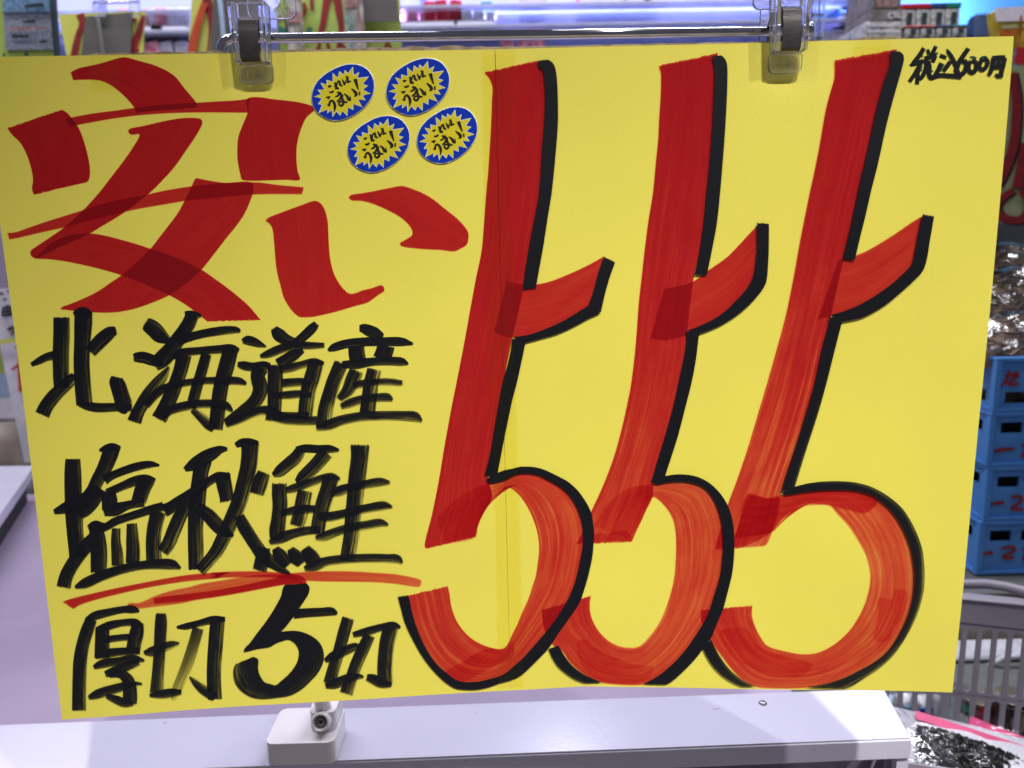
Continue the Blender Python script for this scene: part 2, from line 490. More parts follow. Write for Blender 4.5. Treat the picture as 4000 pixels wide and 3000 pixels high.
class Ink:
    def __init__(self, extra=0.0): self.extra = extra; self.fat = 1.10; self.v = []; self.f = []; self.uv = []; self.a = {k: [] for k in ('dens', 'dry', 'ed', 'sd')}
    def vert(self, p, uv, dens, dry, ed, sd):
        self.v.append(tuple(p - sign_inv)); self.uv.append(uv)
        for k, x in zip(('dens', 'dry', 'ed', 'sd'), (dens, dry, ed, sd)): self.a[k].append(x)
    def ribbon(self, Lp, Rp, dens=(1, 1), dry=(0.2, 0.2), step=13, off=None, smooth=True, caps=True):
        if smooth: Lp = spline(Lp, 6); Rp = spline(Rp, 6)
        ln = max(sum(math.dist(a[:2], b[:2]) for a, b in zip(Q, Q[1:])) for Q in (Lp, Rp))
        n = max(3, int(ln / step) + 1); Lp = resample(Lp, n); Rp = resample(Rp, n)
        if self.extra:      # contour lines overlap the red they border
            LR = []
            for a, b in zip(Lp, Rp):
                d_ = math.dist(a[:2], b[:2]) or 1; gx, gy = (b[0] - a[0]) / d_ * 3.5, (b[1] - a[1]) / d_ * 3.5
                LR.append(((a[0] - gx, a[1] - gy), (b[0] + gx * 0.6, b[1] + gy * 0.6)))
            Lp = [q[0] for q in LR]; Rp = [q[1] for q in LR]
        wid = max(math.dist(a[:2], b[:2]) for a, b in zip(Lp, Rp)); mm = max(2, int(wid / 26) + 2)
        if off is None: off = self.extra + 0.00006 + 0.00003 * layer_for(list(Lp) + list(Rp))
        b0 = len(self.v); sd = random.uniform(0, 60)
        for i in range(n):
            t = i / (n - 1); ed = min(t, 1 - t) * ln * 0.157 if caps else 50
            for j in range(mm):
                w = j / (mm - 1); px = Lp[i][0] + (Rp[i][0] - Lp[i][0]) * w; py = Lp[i][1] + (Rp[i][1] - Lp[i][1]) * w
                self.vert(onsign(px, py, off), (t * ln * 0.157, w), stops(dens, t),
                          dry[0] + (dry[1] - dry[0]) * t, ed, sd)
        for i in range(n - 1):
            for j in range(mm - 1):
                a = b0 + i * mm + j; self.f.append((a, a + 1, a + mm + 1, a + mm))
    def stroke(self, pts, dens=(1, 1), dry=(0.3, 0.5), step=13):
        if len(pts) == 2:
            a, b = pts; pts = [a, tuple((p + q) / 2 for p, q in zip(a, b)), b]
        Q = spline(pts, 5); Lp, Rp = [], []
        for i, (x, y, w) in enumerate(Q):
            a = Q[max(0, i - 2)]; b = Q[min(len(Q) - 1, i + 2)]; dx, dy = b[0] - a[0], b[1] - a[1]; h = math.hypot(dx, dy) or 1
            nx, ny = -dy / h, dx / h; w = max(w * self.fat, 1.0)
            Lp.append((x - nx * w / 2, y - ny * w / 2)); Rp.append((x + nx * w / 2, y + ny * w / 2))
        sx = sum(r[0] - l[0] + 0.7 * (r[1] - l[1]) for l, r in zip(Lp, Rp))
        if sx < 0: Lp, Rp = Rp, Lp
        self.ribbon(Lp, Rp, dens, dry, step, smooth=False)
    def poly(self, pts, dens=1.0, dry=0.1, ang=0.0, off=None, smooth=True, scale=140.0):
        if smooth: pts = spline(pts, 9, closed=True)
        if off is None: off = self.extra + 0.00006 + 0.00003 * layer_for(pts)
        bm = bmesh.new(); vs = [bm.verts.new((p[0], p[1], 0)) for p in pts]
        for t in tessellate_polygon([[Vector((p[0], p[1], 0)) for p in pts]]):
            try: bm.faces.new([vs[i] for i in t])
            except ValueError: pass
        x0 = min(p[0] for p in pts); x1 = max(p[0] for p in pts); y0 = min(p[1] for p in pts); y1 = max(p[1] for p in pts)
        for ax, lo, hi in ((0, x0, x1), (1, y0, y1)):
            k = math.ceil(lo / 45) * 45
            while k < hi:
                co = Vector((k, 0, 0)) if ax == 0 else Vector((0, k, 0)); no = Vector((1, 0, 0)) if ax == 0 else Vector((0, 1, 0))
                bmesh.ops.bisect_plane(bm, geom=bm.verts[:] + bm.edges[:] + bm.faces[:], plane_co=co, plane_no=no); k += 45
        b0 = len(self.v); sd = random.uniform(0, 60); ca, sa = math.cos(ang), math.sin(ang)
        for i, vv in enumerate(bm.verts):
            vv.index = i; x, y = vv.co.x, vv.co.y
            u = (x * ca + y * sa) * 0.157; w = ((-x * sa + y * ca) / scale) % 1000 if dry > 0 else 0.4
            self.vert(onsign(x, y, off), (u, w), dens, dry, 50, sd)
        for f in bm.faces: self.f.append(tuple(b0 + q.index for q in f.verts))
        bm.free()
    def obj(self, name, mat_, parent):
        me = bpy.data.meshes.new(name); me.from_pydata(self.v, [], self.f)
        # make all faces look towards the viewer
        uvl = me.uv_layers.new(name='UVMap')
        for lp in me.loops: uvl.data[lp.index].uv = self.uv[lp.vertex_index]
        for k, vals in self.a.items():
            at_ = me.attributes.new(k, 'FLOAT', 'POINT'); at_.data.foreach_set('value', vals)
        bm = bmesh.new(); bm.from_mesh(me)
        for f in bm.faces:
            f.normal_update(); f.smooth = True
            if f.normal.y > 0: f.normal_flip()
        bm.to_mesh(me); bm.free()
        o = bpy.data.objects.new(name, me); COL.objects.link(o); me.materials.append(mat_); o.parent = parent
        return o

def T(x0, y0, s):
    def f(*pts):
        return [(x0 + p[0] / s, y0 + p[1] / s) + ((p[2] / s,) if len(p) > 2 else ()) for p in pts]
    return f
s1 = 2.212
A, B, C, D = [T(1000 * i, 0, s1) for i in range(4)]
E_, F, G, H = [T(1000 * i, 750, s1) for i in range(4)]
I, J, K, L = [T(1000 * i, 1500, s1) for i in range(4)]
Mt, Nt, O, P = [T(1000 * i, 2250, s1) for i in range(4)]

# ---- the red character at upper left
k = Ink()
k.ribbon(A((605, 627), (680, 590), (860, 550), (1030, 500), (1085, 495), (1180, 520), (1350, 570), (1500, 650), (1600, 770), (1695, 885), (1712, 930)),
         A((630, 692), (720, 688), (800, 688), (880, 700), (960, 738), (1030, 790), (1095, 852), (1160, 930), (1180, 975)), (1.12, 1.12), (0.1, 0.1))
k.ribbon(A((60, 1103), (105, 1165), (180, 1240), (240, 1360), (275, 1480), (285, 1560), (275, 1630), (292, 1684)),
         A((530, 945), (575, 970), (615, 1015), (665, 1080), (700, 1150), (740, 1270), (770, 1400), (778, 1490), (770, 1550), (750, 1577)), (1.12, 1.2), (0.1, 0.1))
k.ribbon(A((560, 1028), (615, 1015), (800, 980), (1000, 955), (1160, 932), (1400, 905), (1700, 887), (1900, 875), (2060, 865), (2160, 850)),
         A((600, 1094), (665, 1080), (850, 1045), (1000, 1020), (1200, 995), (1450, 977), (1700, 970), (1900, 970), (2135, 972), (2150, 972)), (0.9, 0.9), (0.1, 0.1))
k.poly(A((2130, 858), (2212, 838), (2350, 855), (2590, 885), (2717, 925), (2712, 955), (2650, 1010), (2610, 1090), (2580, 1180), (2564, 1270), (2562, 1380), (2572, 1480),
         (2590, 1552), (2480, 1552), (2330, 1556), (2212, 1560), (2092, 1552), (2080, 1520), (2055, 1400), (2050, 1290), (2060, 1180), (2100, 1070), (2138, 972)), 1.05, 0.1, 1.5)
k.poly(A((1105, 1132), (1120, 1112), (1250, 1085), (1400, 1050), (1580, 1020), (1735, 1027), (1748, 1065), (1700, 1160), (1600, 1310), (1500, 1450), (1400, 1560), (1300, 1659),
         (1200, 1739), (1090, 1824), (980, 1894), (870, 1959), (775, 2017), (640, 2080), (480, 2150), (330, 2225), (285, 2225), (262, 2195), (262, 2170), (300, 2139), (420, 2059), (560, 1959),
         (720, 1814), (860, 1659), (960, 1530), (1060, 1400), (1150, 1270), (1205, 1160), (1130, 1162)), 1.08, 0.1, 2.2)
k.ribbon(E_((440, 440), (600, 372), (775, 358), (900, 375), (1040, 410), (1180, 450), (1300, 490), (1530, 570), (1740, 670), (1850, 745), (1960, 825), (2060, 905), (2150, 985), (2255, 1108)),
         E_((290, 574), (430, 580), (560, 597), (700, 625), (850, 660), (1050, 718), (1260, 800), (1460, 890), (1600, 970), (1700, 1045), (1795, 1120)), (0.95, 1.0), (0.15, 0.15))
k.poly(E_((1655, -48), (1690, -119), (1730, -114), (1850, -92), (1950, -80), (2170, -85), (2190, -20), (2160, 80), (2110, 190), (2050, 280), (1960, 390), (1860, 520), (1740, 670),
          (1620, 780), (1460, 890), (1300, 960), (1150, 1010), (1000, 1037), (850, 1040), (700, 1032), (560, 1015), (520, 1010), (540, 990), (600, 970), (720, 920), (850, 855), (960, 780),
          (1050, 718), (1200, 590), (1300, 490), (1370, 400), (1440, 310), (1530, 190), (1595, 75)), 0.95, 0.15, 2.3)
k.ribbon(E_((58, 355), (140, 345), (240, 310), (400, 255), (560, 205), (720, 155), (900, 97), (1080, 55), (1265, 22), (1430, -14), (1655, -50), (1900, -75), (2212, -85), (2400, -62), (2627, -42)),
         E_((75, 408), (150, 395), (300, 360), (430, 330), (560, 302), (700, 262), (900, 212), (1090, 165), (1270, 130), (1450, 100), (1595, 75), (1900, 45), (2175, 20), (2412, 15), (2615, 17)), (0.8, 0.8), (0.15, 0.15))
k.obj('red_character', M['red'], sign)
k = Ink()
k.poly(F((85, 240), (120, 215), (250, 165), (400, 110), (515, 75), (570, 110), (600, 170), (620, 260), (625, 360), (630, 460), (640, 570), (665, 680), (700, 760), (750, 830), (805, 877),
         (850, 875), (920, 850), (1000, 830), (1090, 805), (1110, 850), (1060, 885), (1000, 930), (960, 955), (850, 985), (750, 1015), (640, 1045), (500, 1075), (420, 1080), (370, 1075),
         (300, 1010), (240, 910), (210, 800), (180, 680), (165, 550), (155, 420), (140, 310), (110, 265), (85, 250)), 0.92, 0.12, 1.5)
k.poly(F((800, 45), (820, 25), (930, 8), (1000, -5), (1150, -35), (1240, -52), (1290, -48), (1420, 0), (1520, 55), (1640, 150), (1750, 240), (1830, 340), (1836, 400), (1820, 455),
         (1780, 480), (1710, 510), (1600, 498), (1450, 490), (1300, 475), (1250, 460), (1243, 440), (1260, 430), (1320, 395), (1350, 370), (1350, 330), (1310, 270), (1240, 210), (1130, 150),
         (1000, 95), (900, 72), (830, 70)), 0.9, 0.12, 0.5)
k.obj('red_character', M['red'], sign)

# ---- the three fives: red body, black contour
bowl1o = J((2020, 853), (2160, 825), (2212, 797)) + K((60, 775), (130, 770), (230, 785), (330, 835), (430, 895), (510, 975), (570, 1080), (605, 1180), (620, 1290), (618, 1400), (600, 1500), (565, 1659)) \
    + O((530, 110), (480, 220), (400, 350), (320, 460), (200, 600), (100, 710), (0, 800)) + Nt((2130, 860), (2000, 900), (1900, 920), (1780, 920), (1720, 900), (1640, 840), (1560, 770), (1480, 660), (1420, 540), (1370, 410), (1340, 300), (1320, 200), (1303, 165))
k = Ink()
k.ribbon(B((1970, 622), (2020, 680), (2045, 760), (2040, 850), (2035, 1000), (2025, 1200), (2005, 1500)) + F((1990, 0), (1975, 200), (1950, 500), (1900, 750), (1850, 1020), (1800, 1300)) + J((1730, 0), (1690, 200), (1630, 530), (1580, 830), (1520, 1130), (1455, 1395), (1475, 1425)),
         C((225, 518), (270, 600), (288, 800), (285, 1050), (255, 1450)) + G((205, 200), (160, 430), (105, 800), (50, 1060)) + F((2212, 1270),) + J((2135, 0), (2080, 300), (2030, 600), (2005, 800), (2040, 980), (1980, 1090), (1920, 1220), (1895, 1325)), (1.2, 0.9), (0.12, 0.3))
k.ribbon(F((2160, 770),) + G((0, 778), (110, 800), (205, 798), (330, 772), (500, 705), (650, 635), (800, 552)),
         F((2055, 1200), (2120, 1235), (2212, 1258)) + G((20, 1255), (150, 1235), (300, 1185), (450, 1115), (560, 1050), (670, 990)), (0.8, 0.8), (0.15, 0.3))
k.ribbon(J((1560, 1160), (1700, 1020), (1850, 920)) + bowl1o,
         J((1640, 1385), (1895, 1325), (1920, 1220), (1980, 1090), (2050, 1000), (2155, 885)) + K((0, 905), (60, 955), (110, 1020), (160, 1110), (200, 1210), (225, 1310), (235, 1420), (225, 1530), (205, 1659))
         + O((180, 80), (140, 200), (90, 310), (40, 430), (0, 510)) + Nt((2190, 560), (2140, 630), (2060, 625), (1960, 595), (1870, 545), (1790, 470), (1730, 380), (1690, 270), (1670, 140), (1655, 84)), ((0, 0.12), (0.10, 0.22), (0.17, 0.66), (0.6, 0.62), (1, 0.72)), (0.5, 0.65))
k.poly(Nt((1640, 830), (1800, 730), (1960, 640), (2140, 620), (2220, 560), (2220, 700), (2060, 780), (1900, 860), (1790, 915), (1720, 895)), 0.2, 0.6, -0.7)
d1 = k.obj('price_digit', M['red'], sign)
k = Ink(0.0006)
k.ribbon(C((228, 520), (238, 578), (270, 598), (285, 700), (292, 850), (285, 1050), (270, 1250), (240, 1659)) + G((205, 200), (160, 430), (110, 750), (105, 843)),
         C((300, 513), (345, 540), (370, 590), (385, 700), (393, 900), (393, 1050), (380, 1250), (340, 1659)) + G((305, 220), (265, 480), (225, 700), (203, 832)), (1, 1), (0, 0))
k.ribbon(G((805, 558), (770, 640), (720, 820), (690, 920), (662, 995)), G((890, 600), (860, 680), (830, 770), (800, 880), (762, 1045)), (1, 1), (0, 0))
k.ribbon(G((690, 970), (560, 1050), (450, 1115), (300, 1185), (150, 1235), (5, 1258)), G((762, 1045), (660, 1090), (550, 1150), (400, 1220), (250, 1265), (90, 1308)), (1, 1), (0, 0))
k.ribbon(G((8, 1260), (-10, 1400)) + J((2135, 0), (2080, 300), (2030, 600), (1980, 795)), G((112, 1303), (88, 1420), (40, 1640)) + J((2212, 135), (2150, 430), (2078, 800)), (1, 1), (0, 0))
k.ribbon(J((1990, 815),) + bowl1o, J((2070, 774), (2155, 745), (2212, 735)) + K((60, 718), (120, 716), (190, 720), (270, 740), (380, 790), (480, 845), (560, 915), (630, 1010), (680, 1110), (700, 1220), (707, 1290), (700, 1400), (690, 1500), (655, 1659))
         + O((620, 120), (580, 230), (500, 350), (400, 490), (315, 620), (240, 700), (140, 800), (70, 860), (0, 893)) + Nt((2100, 925), (2000, 960), (1900, 978), (1800, 978), (1720, 965), (1640, 915), (1540, 820), (1440, 690), (1360, 550), (1290, 400), (1255, 270), (1228, 172)), (1, 1), (0, 0))
k.obj('outline', M['ink'], d1)

bowl2o = K((1245, 865), (1350, 845), (1450, 840), (1540, 848), (1640, 880), (1710, 940), (1770, 1040), (1810, 1160), (1830, 1290), (1832, 1430), (1820, 1560), (1805, 1659)) + O((1760, 150), (1700, 330), (1640, 440), (1560, 560), (1460, 690), (1360, 790), (1240, 880), (1135, 935))
k = Ink()
k.ribbon(C((1265, 562), (1285, 610), (1290, 680), (1285, 850), (1275, 1000), (1265, 1200), (1245, 1400), (1220, 1659)) + G((1180, 250), (1150, 480), (1120, 750), (1095, 980), (1080, 1200), (1060, 1420), (1030, 1659)) + K((995, 180), (950, 380), (890, 600), (830, 770), (760, 940), (690, 1090), (620, 1260), (555, 1385)),
         C((1780, 455), (1755, 600), (1755, 750), (1745, 1000), (1730, 1250), (1700, 1600)) + G((1685, 0), (1660, 300), (1630, 500), (1580, 690), (1550, 900), (1515, 1200), (1500, 1400), (1445, 1659)) + K((1400, 200), (1330, 450), (1260, 680), (1225, 850), (1215, 975), (1160, 1090), (1100, 1220), (1035, 1363)), (1.25, 0.62), (0.14, 0.55))
k.ribbon(G((1310, 840), (1420, 815), (1560, 775), (1690, 680), (1750, 640), (1860, 560), (1960, 460), (2060, 350), (2130, 280)),
         G((1192, 1262), (1330, 1275), (1510, 1232), (1600, 1175), (1730, 1110), (1850, 1030), (1950, 930), (2050, 810), (2100, 720)), (0.7, 0.85), (0.15, 0.2))
k.ribbon(K((700, 1230), (820, 1050), (950, 930), (1080, 880)) + bowl2o + O((960, 938), (775, 920), (700, 890), (600, 830), (500, 740), (430, 640), (355, 595), (290, 480), (265, 380), (262, 287)),
         K((1000, 1340), (1100, 1220), (1160, 1090), (1215, 975), (1260, 990), (1330, 1060), (1390, 1160), (1415, 1280), (1420, 1400), (1415, 1550), (1405, 1659)) + O((1380, 120), (1330, 280), (1270, 410), (1190, 520), (1110, 600), (1030, 618), (940, 608), (850, 570), (770, 500), (710, 410), (680, 330), (672, 250), (682, 168)), ((0, 0.12), (0.10, 0.2), (0.18, 0.58), (0.6, 0.52), (0.8, 0.62), (1, 0.78)), (0.85, 0.45))
k.poly(O((575, 560), (640, 548), (720, 620), (860, 690), (1050, 760), (1230, 790), (1150, 900), (900, 930), (700, 870), (600, 760), (560, 640)), 0.15, 0.7, 0.4)
k.poly(K((705, 1300), (850, 1285), (990, 1265), (1040, 1355), (900, 1350), (720, 1365)), 0.2, 0.4, 0.0)
d2 = k.obj('price_digit', M['red'], sign)
k = Ink(0.0006)
k.ribbon(C((1735, 480), (1742, 515), (1755, 570), (1758, 700), (1745, 1000), (1720, 1350), (1690, 1659)) + G((1660, 300), (1620, 560), (1582, 722)),
         C((1800, 475), (1835, 505), (1855, 560), (1857, 720), (1845, 1000), (1825, 1300), (1795, 1659)) + G((1765, 280), (1720, 520), (1680, 722)), (1, 1), (0, 0))
k.ribbon(G((2122, 262), (2125, 400), (2118, 560), (2095, 720), (2030, 840), (1940, 940), (1850, 1030), (1730, 1110), (1600, 1170), (1512, 1200)),
         G((2216, 268), (2216, 420), (2210, 600), (2190, 785), (2130, 880), (2040, 980), (1930, 1070), (1800, 1150), (1700, 1195), (1612, 1227)), (1, 1), (0, 0))
k.ribbon(G((1510, 1198), (1515, 1280), (1500, 1400), (1445, 1659)) + K((1400, 200), (1330, 450), (1260, 680), (1210, 850)), G((1612, 1222), (1600, 1330), (1580, 1480), (1545, 1659)) + K((1500, 180), (1430, 450), (1370, 640), (1308, 832)), (1, 1), (0, 0))
k.ribbon(K((1215, 840),) + bowl2o, K((1305, 800), (1400, 785), (1500, 785), (1600, 805), (1700, 855), (1790, 940), (1860, 1050), (1900, 1170), (1915, 1280), (1918, 1420), (1910, 1550), (1895, 1659)) + O((1850, 180), (1820, 290), (1760, 430), (1720, 530), (1655, 622), (1560, 740), (1460, 840), (1380, 910), (1325, 940)), (1, 1), (0, 0.05))
k.ribbon(O((392, 598), (440, 680), (510, 770), (600, 840), (700, 890), (778, 922)), O((318, 622), (350, 700), (400, 780), (480, 850), (560, 900), (640, 928)), (1, 1), (0, 0.2))
k.obj('outline', M['ink'], d2)

bowl3o = L((150, 955), (250, 940), (400, 920), (560, 910), (700, 912), (800, 925), (900, 955), (970, 1000), (1060, 1080), (1140, 1190), (1200, 1310), (1240, 1430), (1262, 1550), (1270, 1659)) + P((1262, 150), (1220, 320), (1150, 480), (1060, 620), (940, 730), (800, 810), (660, 880), (500, 930), (330, 963))
k = Ink()
k.ribbon(D((578, 515), (580, 600), (575, 680), (540, 800), (500, 960), (450, 1250), (400, 1500), (365, 1659)) + H((320, 220), (270, 480), (220, 760), (160, 1050), (80, 1350), (10, 1600)) + K((2205, 0), (2130, 250), (2050, 520), (1960, 790), (1860, 1060), (1820, 1200), (1780, 1330), (1760, 1430)),
         D((1120, 420), (1060, 540), (1000, 730), (940, 960), (880, 1250), (800, 1600)) + H((780, 0), (730, 270), (660, 560), (560, 1000), (540, 1090), (480, 1340), (410, 1659)) + L((330, 280), (250, 530), (170, 770), (120, 925), (80, 1150), (0, 1370), (-30, 1400)), (1.3, 0.5), (0.14, 0.85))
k.ribbon(H((605, 588), (660, 570), (750, 548), (850, 510), (980, 435), (1100, 360), (1230, 270), (1345, 200)), H((430, 1100), (530, 1070), (640, 1040), (760, 995), (900, 925), (1030, 830), (1140, 740), (1255, 625)), (0.75, 0.75), (0.2, 0.35))
k.ribbon(K((2040, 950),) + L((0, 985), (60, 970)) + bowl3o + P((0, 966),) + O((2110, 953), (2000, 900), (1900, 800), (1800, 670), (1740, 590), (1710, 545), (1660, 440), (1635, 360), (1640, 287)),
         K((1925, 1330), (2212, 1290)) + L((60, 1260), (150, 1160), (230, 1075), (330, 1045), (420, 1038), (540, 1047), (600, 1110), (700, 1220), (780, 1340), (850, 1470), (880, 1580), (890, 1659)) + P((880, 100), (840, 240), (770, 380), (680, 500), (560, 600), (430, 662), (300, 675), (150, 650), (0, 605)) + O((2150, 530), (2100, 430), (2075, 340), (2078, 252)), ((0, 0.35), (0.12, 0.5), (0.5, 0.5), (0.8, 0.58), (1, 0.72)), (0.95, 0.65))
k.poly(K((2040, 950), (2212, 985), (2400, 960), (2700, 920), (3000, 940), (3160, 1010), (3060, 1110), (2900, 1080), (2700, 1035), (2500, 1040), (2350, 1150), (2212, 1300), (1925, 1410), (1960, 1200)), 0.38, 0.4, 0.0)
k.poly(P((950, 190), (1080, 195), (1100, 118), (1205, 135), (1170, 330), (1090, 460), (1030, 560), (920, 550), (940, 400), (960, 300)), 0.15, 0.6, 1.9)
k.poly(O((1800, 480), (1960, 440), (2050, 470), (2160, 620), (2380, 700), (2600, 760), (2500, 860), (2300, 850), (2050, 780), (1880, 680)), 0.17, 0.7, 0.5)
d3 = k.obj('price_digit', M['red'], sign)
k = Ink(0.0006)
k.ribbon(D((1063, 438), (1070, 500), (1060, 560), (1000, 740), (940, 970), (880, 1250), (785, 1659)) + H((730, 270), (655, 580)), D((1125, 440), (1165, 470), (1170, 520), (1140, 640), (1080, 850), (1020, 1080), (950, 1400), (885, 1659)) + H((840, 200), (790, 400), (745, 592)), (1, 1), (0, 0))
k.ribbon(H((1345, 188), (1310, 350), (1285, 480), (1250, 620), (1140, 740), (1030, 830), (900, 920), (760, 995), (640, 1040), (532, 1068)), H((1432, 205), (1400, 390), (1345, 660), (1250, 770), (1150, 860), (1030, 960), (900, 1040), (800, 1085), (632, 1122)), (1, 1), (0, 0))
k.ribbon(H((528, 1072), (540, 1110), (480, 1340), (410, 1659)) + L((330, 280), (250, 530), (170, 770), (118, 935)), H((637, 1118), (580, 1340), (500, 1659)) + L((430, 250), (350, 500), (290, 690), (225, 905)), (1, 0.98), (0, 0.15))
k.ribbon(L((118, 935),) + bowl3o, L((222, 890), (350, 860), (480, 845), (620, 843), (740, 852), (860, 880), (960, 925), (1060, 990), (1160, 1080), (1240, 1200), (1300, 1330), (1335, 1450), (1350, 1600)) + P((1352, 0), (1345, 120), (1310, 270), (1260, 400), (1180, 550), (1080, 690), (960, 800), (840, 880), (740, 945), (660, 978)), (1, 0.95), (0, 0.5))
k.ribbon(O((1712, 548), (1780, 680), (1850, 780), (1930, 860), (2020, 920), (2110, 958)), O((1650, 615), (1690, 700), (1750, 790), (1820, 860), (1900, 915), (1990, 958)), (1, 0.95), (0, 0.6))
k.obj('outline', M['ink'], d3)

# ---- red underline flourish
Z6 = T(200, 1950, 3.6867); Z8 = T(650, 1900, 3.6867); Y2 = T(1000, 1900, 3.6867)
k = Ink()
k.ribbon(Mt((535, 225), (600, 200), (800, 150), (1000, 105), (1300, 45), (1500, 8), (1700, -19), (2000, -36)) + Z8((600, 1243), (900, 1226), (1300, 1220), (1600, 1235), (1800, 1247)) + Y2((700, 1230), (900, 1222), (1100, 1218), (1400, 1222), (1700, 1240), (2000, 1262)) + Nt((1300, 0), (1400, 22), (1438, 45)),
         Mt((628, 285), (680, 252), (800, 210), (1000, 158), (1300, 92), (1600, 45), (1900, 15)) + Z8((600, 1322), (900, 1308), (1150, 1303), (1500, 1305), (1800, 1330)) + Y2((760, 1355), (1000, 1365), (1300, 1368), (1700, 1375), (2000, 1398)) + Nt((1300, 80), (1400, 92), (1425, 84)), (0.85, 0.42), (0.15, 0.4))
k.ribbon(Z6((1085, 1520), (1130, 1492), (1270, 1490), (1500, 1390), (1750, 1310), (2000, 1260)) + Z8((500, 1400), (800, 1350), (1070, 1305), (1300, 1275), (1600, 1258), (1790, 1255)),
         Z6((1150, 1565), (1260, 1572), (1600, 1530), (1900, 1490)) + Z8((500, 1615), (900, 1560), (1300, 1485), (1700, 1412), (2030, 1400)), (0.42, 0.42), (0.6, 0.6))
k.ribbon(Z8((-200, 1612), (0, 1580), (500, 1520), (1000, 1440), (1400, 1355), (1590, 1310), (1700, 1255), (1830, 1258), (1950, 1290), (2015, 1345)),
         Z8((-180, 1690), (200, 1655), (700, 1590), (1200, 1500), (1500, 1445), (1700, 1410), (1800, 1405), (1900, 1405), (1980, 1400), (2030, 1400)), (0.6, 0.7), (0.2, 0.2))
k.obj('underline', M['red'], sign)

# ---- black brush characters
Z1, Z2, Z3, Z4, Z5, Z7, Y1, Y3 = [T(x, y, 3.6867) for x, y in ((100, 1200), (450, 1200), (850, 1250), (1150, 1250), (150, 1720), (650, 1700), (1040, 1700), (250, 2350))]
Y4 = T(880, 2260, 3.16); Y5 = T(3530, 160, 5.267)

def char(tr, strokes, name='black_character', mat_='ink', dry=(0.25, 0.5)):
    q = Ink()
    for s in strokes:
        kw = {}
        t = tr
        if isinstance(s, tuple):
            if callable(s[0]): t = s[0]; s = s[1:]
            kw = s[1] if len(s) > 1 else {}; s = s[0]
        q.stroke(t(*s), **{**dict(dry=dry), **kw})
    return q.obj(name, M[mat_], sign)

# row one
char(Z1, [
    [(75, 832, 55), (200, 770, 100), (300, 720, 112), (430, 690, 130)],
    [(515, 138, 215), (515, 400, 222), (505, 700, 220), (510, 1000, 215), (515, 1165, 205)],
    ([(720, 990, 130), (620, 1080, 165), (500, 1190, 175), (400, 1290, 190), (300, 1420, 190), (235, 1555, 200)], dict(dry=(1.0, 0.4))),
    [(690, 110, 60), (760, 75, 120), (860, 65, 120), (950, 130, 60)],
    [(832, 60, 230), (830, 200, 240), (815, 500, 220), (805, 800, 215), (820, 1100, 220), (850, 1410, 225)],
    [(760, 1385, 70), (900, 1425, 112), (1050, 1445, 122), (1300, 1440, 112), (1540, 1450, 95)],
    [(1310, 330, 95), (1230, 355, 160), (1150, 415, 185), (1050, 510, 190), (930, 650, 170)],
    [(1320, 1000, 150), (1310, 1060, 200), (1345, 1170, 215), (1385, 1300, 220), (1430, 1430, 225), (1490, 1495, 110)]])
char(Z2, [
    [(425, 225, 150), (480, 260, 200), (560, 320, 215), (650, 410, 205), (780, 480, 90)],
    [(255, 725, 100), (330, 720, 145), (420, 725, 155), (560, 770, 150), (700, 780, 130)],
    [(995, 115, 110), (1060, 110, 115), (1140, 110, 105), (1245, 130, 40)],
    [(1110, 110, 175), (1040, 270, 190), (900, 470, 200), (780, 640, 225), (650, 770, 225), (560, 850, 150)],
    [(880, 480, 150), (1080, 425, 115), (1300, 372, 112), (1550, 335, 112), (1740, 325, 90), (1810, 350, 35)],
    [(830, 715, 80), (950, 655, 110), (1200, 625, 100), (1500, 605, 112), (1680, 595, 115), (1790, 625, 50)],
    [(990, 680, 205), (940, 900, 190), (870, 1100, 190), (790, 1300, 200), (700, 1480, 200), (625, 1615, 210)],
    [(1315, 660, 140), (1250, 900, 150), (1180, 1130, 150), (1120, 1350, 150), (1090, 1450, 120)],
    [(1665, 600, 200), (1600, 850, 212), (1530, 1100, 200), (1490, 1350, 200), (1470, 1550, 200), (1445, 1765, 185)],
    ([(690, 1170, 80), (800, 1125, 95), (1050, 1080, 92), (1300, 1055, 92), (1550, 1055, 102), (1780, 1060, 102), (1895, 1105, 40)], dict(dens=(0.97, 1))),
    ([(780, 850, 30), (700, 980, 130), (560, 1150, 170), (430, 1330, 180), (330, 1500, 172), (270, 1655, 190)], dict(dry=(1.5, 0.2))),
    [(800, 1130, 92), (660, 1190, 112), (545, 1290, 112), (440, 1420, 100)],
    [(640, 1560, 140), (800, 1475, 122), (1000, 1420, 122), (1200, 1390, 112), (1450, 1390, 112), (1600, 1420, 112), (1690, 1500, 30)],
    ([(1110, 1460, 90), (1250, 1590, 125), (1350, 1690, 135), (1430, 1755, 100)], dict(dry=(1.3, 0.4)))])
